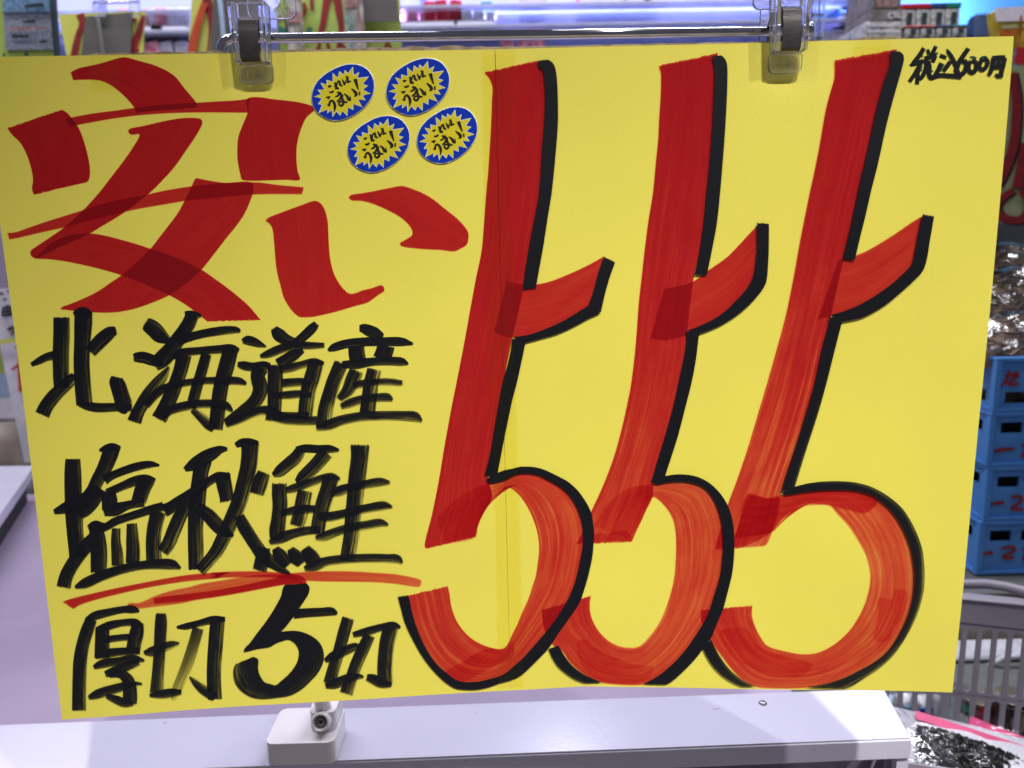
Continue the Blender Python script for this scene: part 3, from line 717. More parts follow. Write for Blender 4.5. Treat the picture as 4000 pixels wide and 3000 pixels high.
char(Z3, [
    [(350, 310, 60), (420, 290, 120), (500, 305, 125), (600, 345, 90), (705, 385, 18)],
    [(280, 628, 50), (360, 650, 112), (500, 672, 112), (680, 655, 120), (770, 660, 60)],
    ([(620, 680, 210), (575, 800, 190), (600, 900, 200), (620, 1000, 200), (540, 1170, 185), (400, 1290, 170), (250, 1400, 150), (110, 1490, 120)], dict(dry=(0.2, 0.8))),
    ([(110, 1510, 70), (300, 1430, 112), (480, 1350, 112), (650, 1300, 122), (760, 1320, 150), (900, 1400, 150), (1050, 1430, 135), (1250, 1450, 120), (1440, 1440, 110)], dict(dry=(0.8, 0.9))),
    [(810, 110, 90), (870, 200, 175), (980, 280, 152), (1110, 320, 110)],
    [(1430, 45, 80), (1380, 100, 125), (1300, 180, 132), (1200, 270, 122), (1090, 340, 100)],
    ([(605, 525, 40), (720, 490, 105), (950, 400, 122), (1150, 365, 112), (1350, 370, 102), (1545, 365, 70)], dict(dry=(0.5, 0.9))),
    [(1240, 430, 60), (1100, 500, 150), (980, 570, 152), (860, 640, 150)],
    ([(830, 640, 200), (830, 850, 205), (825, 1050, 200), (820, 1250, 195), (800, 1455, 215)], dict(dry=(0.3, 0.8))),
    ([(890, 710, 95), (1050, 680, 112), (1200, 640, 92), (1400, 600, 100), (1540, 625, 40)], dict(dry=(0.6, 0.7))),
    ([(1425, 575, 200), (1370, 800, 212), (1310, 1000, 212), (1280, 1200, 205), (1262, 1385, 200)], dict(dry=(0.6, 1.0))),
    [(920, 905, 110), (1100, 890, 102), (1250, 890, 92), (1335, 925, 30)],
    ([(790, 1085, 60), (1000, 1075, 102), (1200, 1060, 92), (1360, 1080, 60)], dict(dry=(0.7, 0.7))),
    ([(900, 1370, 92), (1100, 1370, 82), (1320, 1370, 82)], dict(dry=(0.6, 0.8)))])
char(Z4, [
    [(930, 120, 80), (990, 120, 130), (1080, 155, 160), (1190, 195, 140), (1290, 230, 40)],
    [(480, 445, 35), (560, 400, 105), (750, 342, 122), (1000, 315, 122), (1300, 312, 122), (1550, 315, 118), (1715, 348, 30)],
    [(890, 370, 215), (895, 480, 220), (920, 610, 225)],
    ([(1325, 360, 230), (1295, 460, 240), (1255, 570, 245)], dict(dry=(0.4, 0.4))),
    [(680, 640, 90), (900, 635, 132), (1100, 602, 114), (1350, 592, 114), (1550, 602, 112), (1645, 640, 25)],
    ([(680, 610, 190), (620, 750, 192), (560, 900, 192), (500, 1100, 195), (450, 1300, 205), (420, 1560, 212)], dict(dry=(0.4, 1.1))),
    ([(900, 720, 190), (840, 860, 200), (770, 1010, 170), (640, 1140, 90)], dict(dry=(0.6, 1.2))),
    ([(840, 945, 90), (1000, 910, 102), (1200, 890, 92), (1400, 890, 92), (1565, 905, 60)], dict(dry=(0.7, 1.1))),
    ([(1155, 700, 195), (1110, 900, 205), (1080, 1100, 205), (1050, 1345, 212)], dict(dry=(0.9, 0.6))),
    ([(665, 1245, 80), (800, 1190, 112), (1000, 1130, 102), (1200, 1110, 102), (1350, 1110, 102), (1420, 1155, 25)], dict(dry=(0.8, 0.6))),
    ([(310, 1555, 60), (500, 1500, 132), (700, 1430, 122), (1000, 1380, 115), (1300, 1370, 115), (1600, 1375, 122), (1750, 1390, 122), (1840, 1460, 25)], dict(dry=(0.7, 0.9)))])
# row two
char(Z5, [
    [(495, 260, 200), (495, 500, 230), (500, 750, 232), (510, 1000, 240), (525, 1300, 222), (545, 1500, 220), (560, 1690, 215)],
    [(215, 1035, 60), (320, 1000, 125), (500, 930, 185), (700, 830, 180), (830, 690, 150)],
    [(870, 150, 30), (960, 120, 95), (1070, 95, 112), (1190, 115, 50)],
    [(1065, 90, 215), (1030, 200, 220), (950, 400, 200), (860, 560, 182), (780, 720, 172), (680, 850, 172), (560, 960, 180)],
    [(900, 690, 170), (780, 880, 190), (670, 1010, 172), (590, 1090, 110)],
    [(940, 570, 150), (1050, 510, 112), (1250, 430, 112), (1450, 370, 112), (1620, 345, 92), (1750, 362, 25)],
    [(1000, 720, 190), (1025, 880, 212), (1015, 1020, 190)],
    [(980, 760, 110), (1200, 662, 112), (1400, 582, 130), (1560, 545, 100), (1690, 580, 50)],
    [(1575, 550, 215), (1500, 700, 212), (1440, 890, 200)],
    [(935, 1050, 80), (1100, 1000, 165), (1300, 930, 115), (1530, 890, 120)],
    [(720, 1290, 110), (820, 1250, 180), (960, 1250, 110), (1100, 1170, 112), (1400, 1070, 112), (1650, 990, 122), (1810, 950, 130)],
    (Z6, [(640, 520, 150), (520, 650, 182), (400, 800, 182), (290, 960, 182), (210, 1120, 182), (175, 1275, 190)]),
    (Z6, [(640, 380, 180), (670, 600, 220), (685, 800, 222), (680, 1060, 212)]),
    (Z6, [(935, 410, 120), (930, 600, 130), (950, 780, 162), (960, 960, 172)], dict(dry=(0.8, 0.8))),
    (Z6, [(1160, 340, 140), (1170, 550, 172), (1180, 750, 192), (1170, 930, 192)], dict(dry=(0.7, 0.7))),
    (Z6, [(1545, 170, 210), (1490, 400, 202), (1470, 600, 202), (1480, 880, 212)], dict(dry=(0.4, 0.7))),
    (Z6, [(335, 1270, 35), (480, 1210, 132), (700, 1110, 132), (1000, 1010, 122), (1300, 950, 112), (1550, 930, 132), (1750, 940, 132), (1870, 1000, 25)])])
char(Z7, [
    [(885, 200, 45), (780, 205, 110), (680, 255, 160), (560, 320, 190), (400, 420, 172), (255, 500, 60)],
    ([(530, 360, 235), (490, 550, 212), (460, 800, 222), (440, 1000, 230), (420, 1300, 212), (420, 1500, 212), (425, 1700, 210), (425, 1945, 200)], dict(dry=(0.3, 0.8))),
    [(-40, 1090, 180), (60, 1040, 160), (150, 970, 145), (300, 880, 142), (500, 740, 132), (650, 640, 115), (760, 590, 125), (930, 590, 70)],
    ([(320, 940, 160), (200, 1160, 182), (120, 1340, 190), (30, 1560, 182), (-60, 1690, 165)], dict(dry=(0.3, 0.9))),
    [(440, 1040, 150), (600, 1150, 182), (720, 1280, 192), (820, 1370, 172), (975, 1450, 30)],
    [(800, 540, 190), (830, 700, 205), (860, 850, 192), (880, 955, 200)],
    [(990, 150, 65), (1080, 110, 112), (1200, 95, 100), (1330, 110, 50)],
    ([(1205, 90, 240), (1200, 250, 222), (1180, 450, 222), (1120, 700, 212), (1050, 950, 212), (970, 1150, 212), (880, 1350, 202), (800, 1520, 195), (730, 1660, 185), (620, 1797, 165), (470, 1960, 160)], dict(dry=(0.4, 1.0))),
    ([(1410, 530, 170), (1350, 680, 205), (1300, 850, 195)], dict(dry=(0.5, 0.8))),
    [(1050, 1150, 120), (1110, 1300, 172), (1200, 1450, 172), (1300, 1600, 172), (1400, 1737, 185), (1560, 1857, 145), (1680, 1937, 92), (1790, 1990, 15)]])
char(Y1, [
    ([(510, 190, 140), (420, 330, 172), (300, 430, 172), (180, 530, 152), (90, 580, 60)], dict(dry=(0.7, 0.5))),
    [(425, 210, 80), (550, 190, 112), (750, 200, 112), (920, 200, 112), (1055, 220, 40)],
    ([(870, 240, 200), (740, 400, 192), (620, 520, 182), (500, 630, 162), (420, 670, 50)], dict(dry=(0.7, 0.8))),
    ([(190, 685, 200), (190, 850, 202), (200, 1000, 202), (180, 1200, 202), (150, 1400, 212), (110, 1510, 120)], dict(dry=(0.6, 0.9))),
    ([(280, 795, 75), (400, 760, 112), (600, 690, 102), (800, 620, 102), (950, 590, 92), (1070, 635, 30)], dict(dry=(0.9, 0.6))),
    ([(935, 600, 212), (880, 800, 205), (820, 1000, 212), (770, 1200, 202), (740, 1415, 200)], dict(dry=(0.6, 1.0))),
    ([(565, 790, 205), (530, 950, 205), (490, 1150, 205), (440, 1310, 200)], dict(dry=(0.9, 1.0))),
    ([(205, 1135, 50), (350, 1090, 102), (550, 1060, 112), (720, 1060, 92)], dict(dry=(0.6, 0.6))),
    ([(40, 1545, 60), (200, 1480, 142), (400, 1410, 122), (600, 1370, 112), (780, 1365, 110)], dict(dry=(0.7, 0.9))),
    ([(1350, 130, 255), (1345, 300, 232), (1310, 600, 232), (1280, 900, 225), (1250, 1200, 222), (1230, 1450, 222), (1195, 1650, 212), (1172, 1815, 212)], dict(dry=(0.5, 1.1))),
    ([(925, 850, 60), (1050, 800, 132), (1200, 750, 112), (1450, 700, 112), (1650, 670, 112), (1790, 680, 35)], dict(dry=(0.4, 0.9))),
    ([(740, 1160, 110), (900, 1170, 125), (1100, 1130, 112), (1300, 1080, 112), (1500, 1040, 112), (1700, 1010, 112), (1825, 1035, 25)], dict(dry=(0.5, 1.1))),
    ([(705, 1480, 60), (850, 1450, 122), (1000, 1390, 115), (1200, 1330, 115), (1450, 1290, 115), (1650, 1260, 112), (1765, 1295, 25)], dict(dry=(1.0, 1.2))),
    (Y2, [(125, 870, 150), (90, 1050, 192), (50, 1215, 185)]),
    (Y2, [(270, 880, 90), (350, 1000, 190), (470, 1140, 120)]),
    (Y2, [(490, 890, 90), (570, 1010, 192), (660, 1120, 120)]),
    (Y2, [(700, 880, 120), (790, 1010, 205), (870, 1130, 195)]),
    (Y2, [(690, 1180, 60), (850, 1140, 135), (1000, 1080, 122), (1300, 1040, 115), (1600, 1030, 115), (1900, 1035, 115), (2040, 1050, 122), (2115, 1110, 25)], dict(dry=(0.6, 1.0)))])
# row three
char(Y3, [
    [(305, 262, 45), (450, 200, 112), (650, 150, 102), (850, 112, 92), (1000, 112, 102), (1090, 140, 25)],
    [(395, 240, 150), (330, 420, 172), (270, 620, 172), (230, 850, 182), (220, 1100, 182), (215, 1350, 182), (215, 1575, 188)],
    [(550, 375, 185), (550, 550, 192), (545, 815, 205)],
    [(465, 405, 70), (650, 342, 112), (850, 302, 92), (1030, 300, 102), (1120, 350, 60)],
    ([(1065, 300, 150), (1045, 450, 192), (1010, 600, 192), (990, 740, 192)], dict(dry=(0.3, 0.6))),
    [(590, 545, 90), (780, 520, 85), (960, 505, 85)],
    [(440, 800, 50), (600, 745, 112), (850, 715, 102), (1100, 705, 92)],
    [(420, 950, 55), (550, 892, 112), (800, 852, 102), (1000, 822, 112), (1165, 850, 30)],
    ([(1090, 865, 80), (900, 930, 122), (720, 1000, 122), (585, 1045, 80)], dict(dry=(0.8, 0.4))),
    [(640, 1050, 80), (800, 1035, 112), (900, 1100, 150), (940, 1200, 182), (950, 1350, 192), (945, 1475, 192)],
    ([(345, 1385, 50), (480, 1330, 122), (700, 1260, 122), (900, 1210, 112), (1030, 1180, 62), (1130, 1190, 35)], dict(dry=(0.3, 1.2))),
    [(600, 1350, 60), (750, 1410, 112), (880, 1460, 112), (1010, 1465, 50)]])
char(Y3, [
    ([(1140, 735, 35), (1250, 720, 122), (1400, 670, 122), (1550, 620, 112), (1670, 600, 30)], dict(dry=(0.2, 1.2))),
    ([(1395, 160, 130), (1395, 300, 162), (1385, 500, 162), (1370, 800, 158), (1350, 1050, 162), (1330, 1320, 182)], dict(dry=(0.2, 0.6), dens=(1, 0.93))),
    [(1225, 1350, 40), (1400, 1330, 112), (1550, 1310, 112), (1700, 1300, 60)],
    [(1615, 372, 35), (1750, 360, 92), (1950, 312, 92), (2150, 262, 112), (2330, 252, 60)],
    ([(1935, 370, 150), (1870, 600, 152), (1790, 850, 152), (1700, 1080, 142), (1620, 1280, 130), (1570, 1420, 60)], dict(dens=(0.90, 0.42), dry=(0.4, 0.7))),
    (Mt, [(1882, 350, 118), (1862, 600, 120), (1848, 800, 116), (1850, 950, 116), (1857, 1072, 116)], dict(dry=(0.4, 0.8))),
    (Mt, [(1635, 865, 12), (1690, 920, 60), (1760, 980, 82), (1860, 1050, 70)], dict(dry=(1.4, 0.2)))])
k = Ink()
k.poly(Y4((735, 80), (790, 70), (860, 72), (930, 64), (1005, 65), (1040, 110), (1030, 180), (970, 280), (905, 375), (830, 485), (740, 600), (690, 660), (740, 750), (640, 790), (545, 845), (400, 868), (300, 893), (225, 905), (245, 855),
          (300, 800), (380, 690), (480, 560), (570, 430), (640, 310), (690, 210), (710, 120)), 1.0, 0.0, 2.0)
k.stroke(Y4((840, 432, 112), (1000, 420, 102), (1200, 410, 97), (1320, 405, 92), (1385, 440, 30)), dry=(0.1, 0.4))
k.ribbon(Y4((560, 835), (650, 790), (770, 755), (850, 800), (900, 890), (895, 990), (850, 1090), (770, 1190), (690, 1260), (620, 1315), (560, 1300), (480, 1270), (430, 1190), (408, 1100), (415, 1020), (400, 985), (345, 962)),
         Y4((620, 680), (685, 658), (800, 645), (900, 648), (1020, 685), (1120, 745), (1190, 830), (1220, 950), (1200, 1060), (1140, 1170), (1050, 1270), (940, 1370), (800, 1445), (620, 1475), (440, 1490), (300, 1460), (190, 1390), (120, 1300), (95, 1200), (98, 1110), (128, 1050)), (1, 1), (0.0, 0.45))
k.obj('black_digit', M['ink'], sign)
char(Y4, [
    ([(1225, 1015, 45), (1330, 960, 112), (1480, 890, 112), (1600, 840, 92), (1690, 828, 25)], dict(dry=(0.2, 1.0))),
    ([(1520, 480, 140), (1470, 650, 142), (1400, 900, 135), (1340, 1100, 142), (1285, 1300, 145)], dict(dry=(0.5, 0.8))),
    ([(1230, 1325, 55), (1350, 1300, 112), (1500, 1240, 112), (1650, 1210, 72), (1715, 1220, 25)], dict(dry=(0.2, 1.2))),
    [(1570, 695, 60), (1750, 650, 92), (1950, 595, 82), (2080, 580, 92), (2170, 605, 25)],
    ([(1785, 690, 130), (1710, 850, 142), (1620, 1050, 142), (1560, 1220, 142), (1490, 1425, 155)], dict(dry=(0.6, 0.9))),
    ([(2040, 600, 180), (1995, 800, 175), (1975, 1000, 175), (1972, 1150, 182), (1980, 1315, 190)], dict(dry=(0.5, 1.0))),
    [(1740, 1215, 70), (1830, 1240, 112), (1930, 1290, 112), (2060, 1310, 50)]])
# small note: tax included 600 yen, black over a green underdrawing
char(Y5, [
    [(345, 330, 70), (400, 290, 70)], [(430, 350, 60), (560, 300, 60), (720, 245, 45)], [(120, 520, 60), (200, 470, 70)],
    [(870, 165, 40), (930, 220, 60)], [(1360, 350, 60), (1400, 325, 50), (1500, 370, 60)], [(1570, 400, 70), (1640, 330, 60), (1720, 350, 50)],
    [(370, 400, 80), (350, 520, 80), (340, 640, 70)], [(560, 500, 50), (560, 600, 50), (600, 650, 50)], [(820, 460, 70), (790, 560, 60), (740, 640, 40)],
    [(1890, 400, 60), (1890, 510, 60)], [(480, 160, 50), (540, 230, 60)], [(340, 700, 60), (330, 830, 50)], [(500, 400, 60), (480, 460, 60)]], 'green_underdrawing', 'green', dry=(0.9, 0.9))
char(Y5, [
    [(425, 135, 85), (330, 290, 88), (220, 430, 88), (140, 520, 50)], [(160, 500, 60), (300, 450, 82), (410, 400, 80)],
    [(335, 390, 82), (310, 550, 82), (285, 720, 82), (278, 905, 80)], [(300, 540, 75), (220, 690, 78), (110, 850, 72)],
    [(490, 180, 65), (525, 290, 70)], [(670, 95, 75), (610, 220, 78), (565, 300, 70)],
    [(420, 370, 80), (560, 330, 80), (690, 280, 60)], [(430, 360, 85), (465, 480, 75)], [(655, 295, 82), (590, 450, 82)], [(450, 455, 80), (570, 440, 80)],
    [(480, 460, 95), (450, 600, 88), (380, 740, 82), (320, 800, 55)], [(530, 460, 85), (520, 620, 82), (545, 750, 95), (620, 745, 92), (700, 620, 88), (780, 445, 85)],
    [(735, 295, 80), (800, 320, 85), (890, 352, 75)],
    [(530, 775, 60), (640, 730, 95), (760, 705, 90), (900, 715, 92), (1050, 725, 92), (1205, 760, 60)],
    [(970, 410, 82), (880, 540, 82), (815, 635, 65)], [(890, 185, 55), (960, 280, 82), (1040, 430, 88), (1120, 580, 92)],
    [(1340, 145, 85), (1230, 300, 88), (1120, 480, 98), (1085, 600, 98), (1120, 690, 92), (1220, 670, 92), (1290, 540, 92), (1270, 410, 85), (1190, 450, 70)],
    [(1390, 400, 82), (1330, 520, 88), (1360, 630, 88), (1430, 650, 88), (1500, 540, 88), (1480, 425, 88), (1400, 395, 82)],
    [(1640, 365, 82), (1560, 470, 88), (1590, 590, 82), (1680, 560, 82), (1730, 440, 82), (1705, 375, 82), (1640, 365, 82)],
    [(1850, 340, 88), (1830, 500, 88), (1790, 640, 82), (1745, 720, 65)], [(1810, 355, 85), (1960, 340, 88), (2105, 335, 80)],
    [(2085, 330, 88), (2050, 500, 88), (2010, 650, 88), (2000, 770, 82)], [(1875, 675, 50), (1980, 745, 75)], [(1850, 540, 82), (2040, 520, 82)], [(1975, 360, 70), (1950, 530, 70)]],
    'price_note', dry=(0.1, 0.15))

# ---- clear tape
def tape(L_, R_, off=0.0019, n=60):
    q = Ink(); q.ribbon(L_, R_, off=off, smooth=True, step=20)
    return q.obj('tape_strip', M['tape'], sign)
tape([(1884, 196), (1886, 300), (1895, 1000), (1915, 1500), (1935, 2000), (1943, 2400), (1946, 2688)], [(2014, 194), (2013, 270), (2008, 1100), (2018, 1600), (2035, 2150), (2040, 2400), (2043, 2684)])
tape([(353, 217), (353, 352)], [(470, 215), (470, 350)])
tape([(3338, 163), (3340, 225)], [(3482, 157), (3482, 222)])

# ---- four oval stickers
Y6 = T(1490, 210, 6.636)
oval = [(1150, 108), (1400, 140), (1600, 255), (1740, 480), (1770, 720), (1700, 980), (1500, 1250), (1200, 1470), (900, 1580), (680, 1590), (430, 1500), (230, 1330), (130, 1080), (150, 830), (260, 590), (450, 400), (700, 245), (930, 145)]
burst = [(1205, 185), (1225, 400), (1372, 325), (1320, 480), (1620, 440), (1460, 635), (1600, 680), (1465, 785), (1665, 880), (1455, 935), (1535, 1055), (1340, 1035), (1455, 1235), (1220, 1155), (1220, 1310), (1080, 1245), (1070, 1470), (940, 1340), (885, 1460), (785, 1355), (690, 1500), (665, 1325), (545, 1405), (555, 1300), (320, 1400), (410, 1180), (305, 1165), (405, 1020), (200, 970), (385, 905), (285, 790), (470, 790), (365, 610), (530, 655), (520, 535), (685, 580), (675, 350), (815, 480), (848, 305), (960, 390), (990, 275), (1075, 355)]
letters = [
    [(560, 712, 20), (610, 705, 32), (640, 692, 34), (600, 742, 14)], [(595, 858, 20), (650, 866, 32), (720, 825, 26)],
    [(742, 598, 28), (765, 690, 30), (775, 785, 30)], [(735, 650, 26), (790, 635, 28), (742, 715, 26), (770, 700, 24), (800, 730, 26), (840, 780, 34)], [(780, 700, 24), (825, 575, 28), (860, 570, 34), (885, 670, 36), (945, 695, 18)],
    [(935, 520, 16), (968, 590, 30), (1000, 662, 34), (1015, 600, 18), (1060, 490, 18)], [(1022, 452, 26), (1095, 470, 30)], [(1070, 445, 26), (1082, 530, 28), (1090, 600, 30), (1045, 612, 26), (1058, 572, 24), (1120, 580, 28), (1165, 568, 22)],
    [(1272, 508, 56), (1310, 640, 42), (1358, 790, 18)], [(1368, 888, 50), (1390, 888, 62), (1412, 888, 50)],
    [(515, 1000, 18), (580, 992, 34), (612, 980, 36), (570, 1045, 14)], [(555, 1195, 30), (600, 1205, 38), (615, 1120, 32), (660, 1078, 34), (720, 1125, 40), (752, 1230, 42), (730, 1370, 12)],
    [(750, 980, 18), (820, 955, 32), (905, 855, 26)], [(800, 1105, 28), (880, 1040, 32), (900, 960, 26)], [(812, 848, 30), (870, 900, 38), (935, 940, 40), (930, 1010, 40), (968, 1090, 38), (965, 1160, 38), (915, 1215, 36), (848, 1168, 30), (885, 1108, 26), (980, 1108, 32), (1075, 1122, 26)],
    [(985, 895, 16), (1060, 955, 36), (1110, 1045, 46), (1155, 1065, 30), (1138, 945, 10)], [(1175, 760, 16), (1255, 830, 42), (1305, 900, 52), (1290, 945, 40), (1248, 968, 12)]]
for i, (cx, cy, rot, sx) in enumerate(((1631.6, 338.6, 0, 1.0), (1339, 360, 0.5, 0.99), (1478.3, 562.4, -1, 0.985), (1746.4, 528, -4, 0.97))):
    ca, sa = math.cos(math.radians(rot)), math.sin(math.radians(rot))
    def mv(pts, grow=1.0, dx=0, dy=0):
        out = []
        for p in pts:
            x = ((p[0] - 945) * grow + dx) / 6.636 * sx; y = ((p[1] - 850) * grow + dy) / 6.636 * sx
            out.append((cx + x * ca - y * sa, cy + x * sa + y * ca) + ((p[2] / 6.636 * sx,) if len(p) > 2 else ()))
        return out
    lift = 0.0006
    q = Ink(); q.poly(mv(oval, 1.012), off=lift); st = q.obj('sticker', M['sticker_white'], sign)
    sol = st.modifiers.new('thick', 'SOLIDIFY'); sol.thickness = 0.0003; sol.offset = -1
    q = Ink(); q.poly(mv(oval, 0.985), off=lift + 0.00008); q.obj('blue_oval', M['sticker_blue'], st)
    q = Ink(); q.poly(mv(burst, 1.0, 10, 14), off=lift + 0.00013, smooth=False); q.obj('starburst_shadow', M['sticker_navy'], st)
    q = Ink(); q.poly(mv(burst, 1.015), off=lift + 0.00018, smooth=False); q.obj('starburst_rim', M['sticker_white'], st)
    q = Ink(); q.poly(mv(burst, 0.965), off=lift + 0.00023, smooth=False); q.obj('starburst', M['sticker_yellow'], st)
    q = Ink(); n0 = len(LAYERS); q.fat = 1.8
    for s in letters:
        Q = mv(s); LAYERS.clear() if False else None
        q.stroke(Q, step=3)
    for j, vv in enumerate(q.v):
        X, Yy, Zz = vv; q.v[j] = (X, -disp(X, Zz + Z0) - lift - 0.00030 - (j % 7) * 1e-6, Zz)
    del LAYERS[n0:]
    q.obj('lettering', M['print'], st)

# ================================================================== clips
def sheetpath(mb, prof, x0, x1, th):
    """profile (y,z) polyline extruded across x as a strip of thickness th"""
    n = len(prof); pts = []
    for s in (0, 1):
        for i, (y, z) in enumerate(prof):
            a = prof[max(0, i - 1)]; b = prof[min(n - 1, i + 1)]; d = Vector((b[0] - a[0], b[1] - a[1])).normalized()
            ny, nz = -d.y, d.x
            pts.append((y + ny * th * s, z + nz * th * s))
    ring = pts[:n] + pts[n:][::-1]
    vs = [(x0, y, z) for y, z in ring] + [(x1, y, z) for y, z in ring]; k = len(ring); fs = []
    for i in range(k): fs.append((i, (i + 1) % k, k + (i + 1) % k, k + i))
    for i in range(n - 1):
        for o in (0, k): fs.append((o + i, o + i + 1, o + k - 2 - i, o + k - 1 - i))
    mb.add(vs, fs)

def make_clip(px, py, lean, label):
    base = at(px, py, 0.0)
    t = thing('sign_clip', label, 'clip', 'clear clips holding the sign', loc=base)
    xf = lambda a, b, y: Vector((a, y, b))
    mm = 0.001
    # front jaw: two side rails joined below by a bar, the flat tongue that presses the paper
    for sx in (-1, 1):
        MB().prism([(x * mm, z * mm) for x, z in ((sx * 6.2, -6.6), (sx * 9.4, -6.6), (sx * 9.9, 6), (sx * 10.4, 16), (sx * 10.6, 24.6), (sx * 6.6, 24.6))], -0.0135, -0.0035, xf).obj('side_rail', M['clear'], t, bevel=0.0006)
    MB().prism(rrect(-0.0058, -0.0068, 0.0058, -0.0052, 0.0006), -0.0100, -0.0040, xf).obj('cross_bar', M['clear'], t, bevel=0.0003)
    MB().prism(rrect(-0.0060, 0.0168, 0.0060, 0.0246, 0.0006), -0.0112, -0.0072, xf).obj('web', M['clear'], t, bevel=0.0003)
    q = [(-9.7, -7.1), (-9.7, -14.0), (-9.2, -15.6), (-8.0, -16.8), (-6.2, -17.3), (6.2, -17.3), (8.0, -16.8), (9.2, -15.6), (9.7, -14.0), (9.7, -7.1)]
    MB().prism([(a * mm, b * mm) for a, b in q], -0.0056, -0.0024, xf).obj('tongue', M['clear'], t, bevel=0.0007)
    MB().tube([(0.0015, -0.0058, -0.0122), (0.0015, -0.0070, -0.0122)], [0.0018, 0.0015], 20).obj('boss', M['clear'], t, smooth=True)
    MB().tube([(-0.0045, -0.0058, -0.0100), (-0.0045, -0.0066, -0.0135)], 0.0007, 10).obj('moulding_rib', M['clear'], t, smooth=True)
    # finger levers
    MB().prism(rrect(-0.0136, 0.0252, 0.0136, 0.0420, 0.0035), -0.0158, -0.0130, xf).obj('lever', M['clear'], t, bevel=0.0007)
    MB().prism(rrect(-0.0110, 0.0268, 0.0110, 0.0400, 0.0025), -0.0172, -0.0160, xf).obj('lever_pad', M['clear'], t, bevel=0.0004)
    MB().prism(rrect(-0.0140 + lean, 0.0232, 0.0140 + lean, 0.0420, 0.0045), 0.0160, 0.0188, xf).obj('lever', M['clear'], t, bevel=0.0007)
    # back jaw
    mbb = MB(); mbb.prism(rrect(-0.0095, 0.0030, 0.0095, 0.0228, 0.001), 0.0128, 0.0152, xf)
    mbb.obj('back_jaw', M['clear'], t, bevel=0.0005)
    MB().prism(rrect(-0.0095, -0.0170, 0.0095, 0.0026, 0.003), 0.0046, 0.0070, xf).obj('back_tongue', M['clear'], t, bevel=0.0005)
    # steel spring strap: over the front, bent, wrapped round the top to the back
    mb = MB(); sheetpath(mb, [(-0.0108, -0.0062), (-0.0128, -0.0054), (-0.0134, 0.0012), (-0.0136, 0.0082), (-0.0124, 0.0102), (-0.0122, 0.0146), (-0.0108, 0.0158), (-0.0050, 0.0160), (0.0050, 0.0158), (0.0110, 0.0150), (0.0120, 0.0130), (0.0120, 0.0030)], -0.0054, 0.0054, 0.0007)
    mb.obj('spring', M['spring'], t, bevel=0.0002)
    MB().prism(rrect(-0.0060, -0.0050, 0.0060, 0.0164, 0.0006), -0.0072, -0.0056, xf).obj('inner_web', M['clear'], t, bevel=0.0003)
    return t
make_clip(1003, 211, 0.006, 'clear plastic clip near the bent end of the chrome rod')
make_clip(3060, 170, 0.001, 'clear plastic clip beside the capped end of the chrome rod')

M['recess_shade'] = plain('shaded_plastic', (0.30, 0.28, 0.27), 0.5)
# ================================================================== stand
LZ = 0.750                                     # top of the ledge
stand = thing('sign_stand', 'chrome rod stand with cream plastic clamp screwed on the white ledge', 'stand', loc=atz(1170, 2880, LZ))
so = stand.location
RY = 0.0087
foot = at(1258, 2775, 0.100)
b0 = at(862, 260, RY)
path = [foot, foot.lerp(b0, 0.5), b0, at(863, 205, RY), at(867, 183, RY), at(876, 165, RY), at(890, 155, RY), at(910, 151, RY), at(1500, 143.6, RY), at(2200, 134, RY), at(3152, 121, RY)]
mb = MB(); mb.tube([p - so for p in path], 0.0029, 20); mb.obj('rod', M['chrome'], stand, smooth=True)
e0 = at(3136, 121.2, RY) - so; ex = (at(3150, 121, RY) - at(3118, 121.5, RY)).normalized()
prof = [(0.0, 0.0031), (0.0015, 0.0034), (0.0026, 0.0048), (0.0034, 0.0056), (0.0042, 0.0056), (0.0050, 0.0046), (0.0056, 0.0028), (0.0058, 0.0006)]
mb = MB(); mb.tube([e0 + ex * a for a, r in prof], [r for a, r in prof], 24); mb.obj('end_cap', M['chrome'], stand, smooth=True)
# clamp block
TZ = LZ + 0.022
fl, fr = atz(1030, 2912, TZ), atz(1306, 2895, TZ); fl.y = fr.y = (fl.y + fr.y) / 2
yb = fl.y + 0.048; zb = at(1170, 2988, fl.y).z
mb = MB(); mb.prism([(x - so.x, y - so.y) for x, y in rrect(fl.x, fl.y, fr.x, yb, 0.0065, 6)], zb - so.z, TZ - so.z, lambda a, b, z: Vector((a, b, z)))
mb.obj('clamp_block', M['white_abs'], stand, bevel=0.0042, seg=6)
hx0, hx1 = atz(1206, 2850, TZ + 0.004).x, atz(1312, 2850, TZ + 0.004).x
sf = fl.y + 0.0135                              # front of the socket
mb = MB(); mb.prism([(x - so.x, y - so.y) for x, y in rrect(hx0, sf, hx1 - 0.0008, yb - 0.001, 0.006, 6)], TZ - so.z - 0.001, TZ - so.z + 0.017, lambda a, b, z: Vector((a, b, z)))
mb.obj('socket', M['white_abs'], stand, bevel=0.0015, seg=3)
cx = (hx0 + hx1) / 2
mb = MB(); mb.tube([Vector((cx, foot.y + 0.003, TZ + 0.010)) - so, foot.lerp(b0, 0.03) - so, foot.lerp(b0, 0.09) - so], [0.0066, 0.0060, 0.0058], 24); mb.obj('sleeve', M['white_abs'], stand, smooth=True)
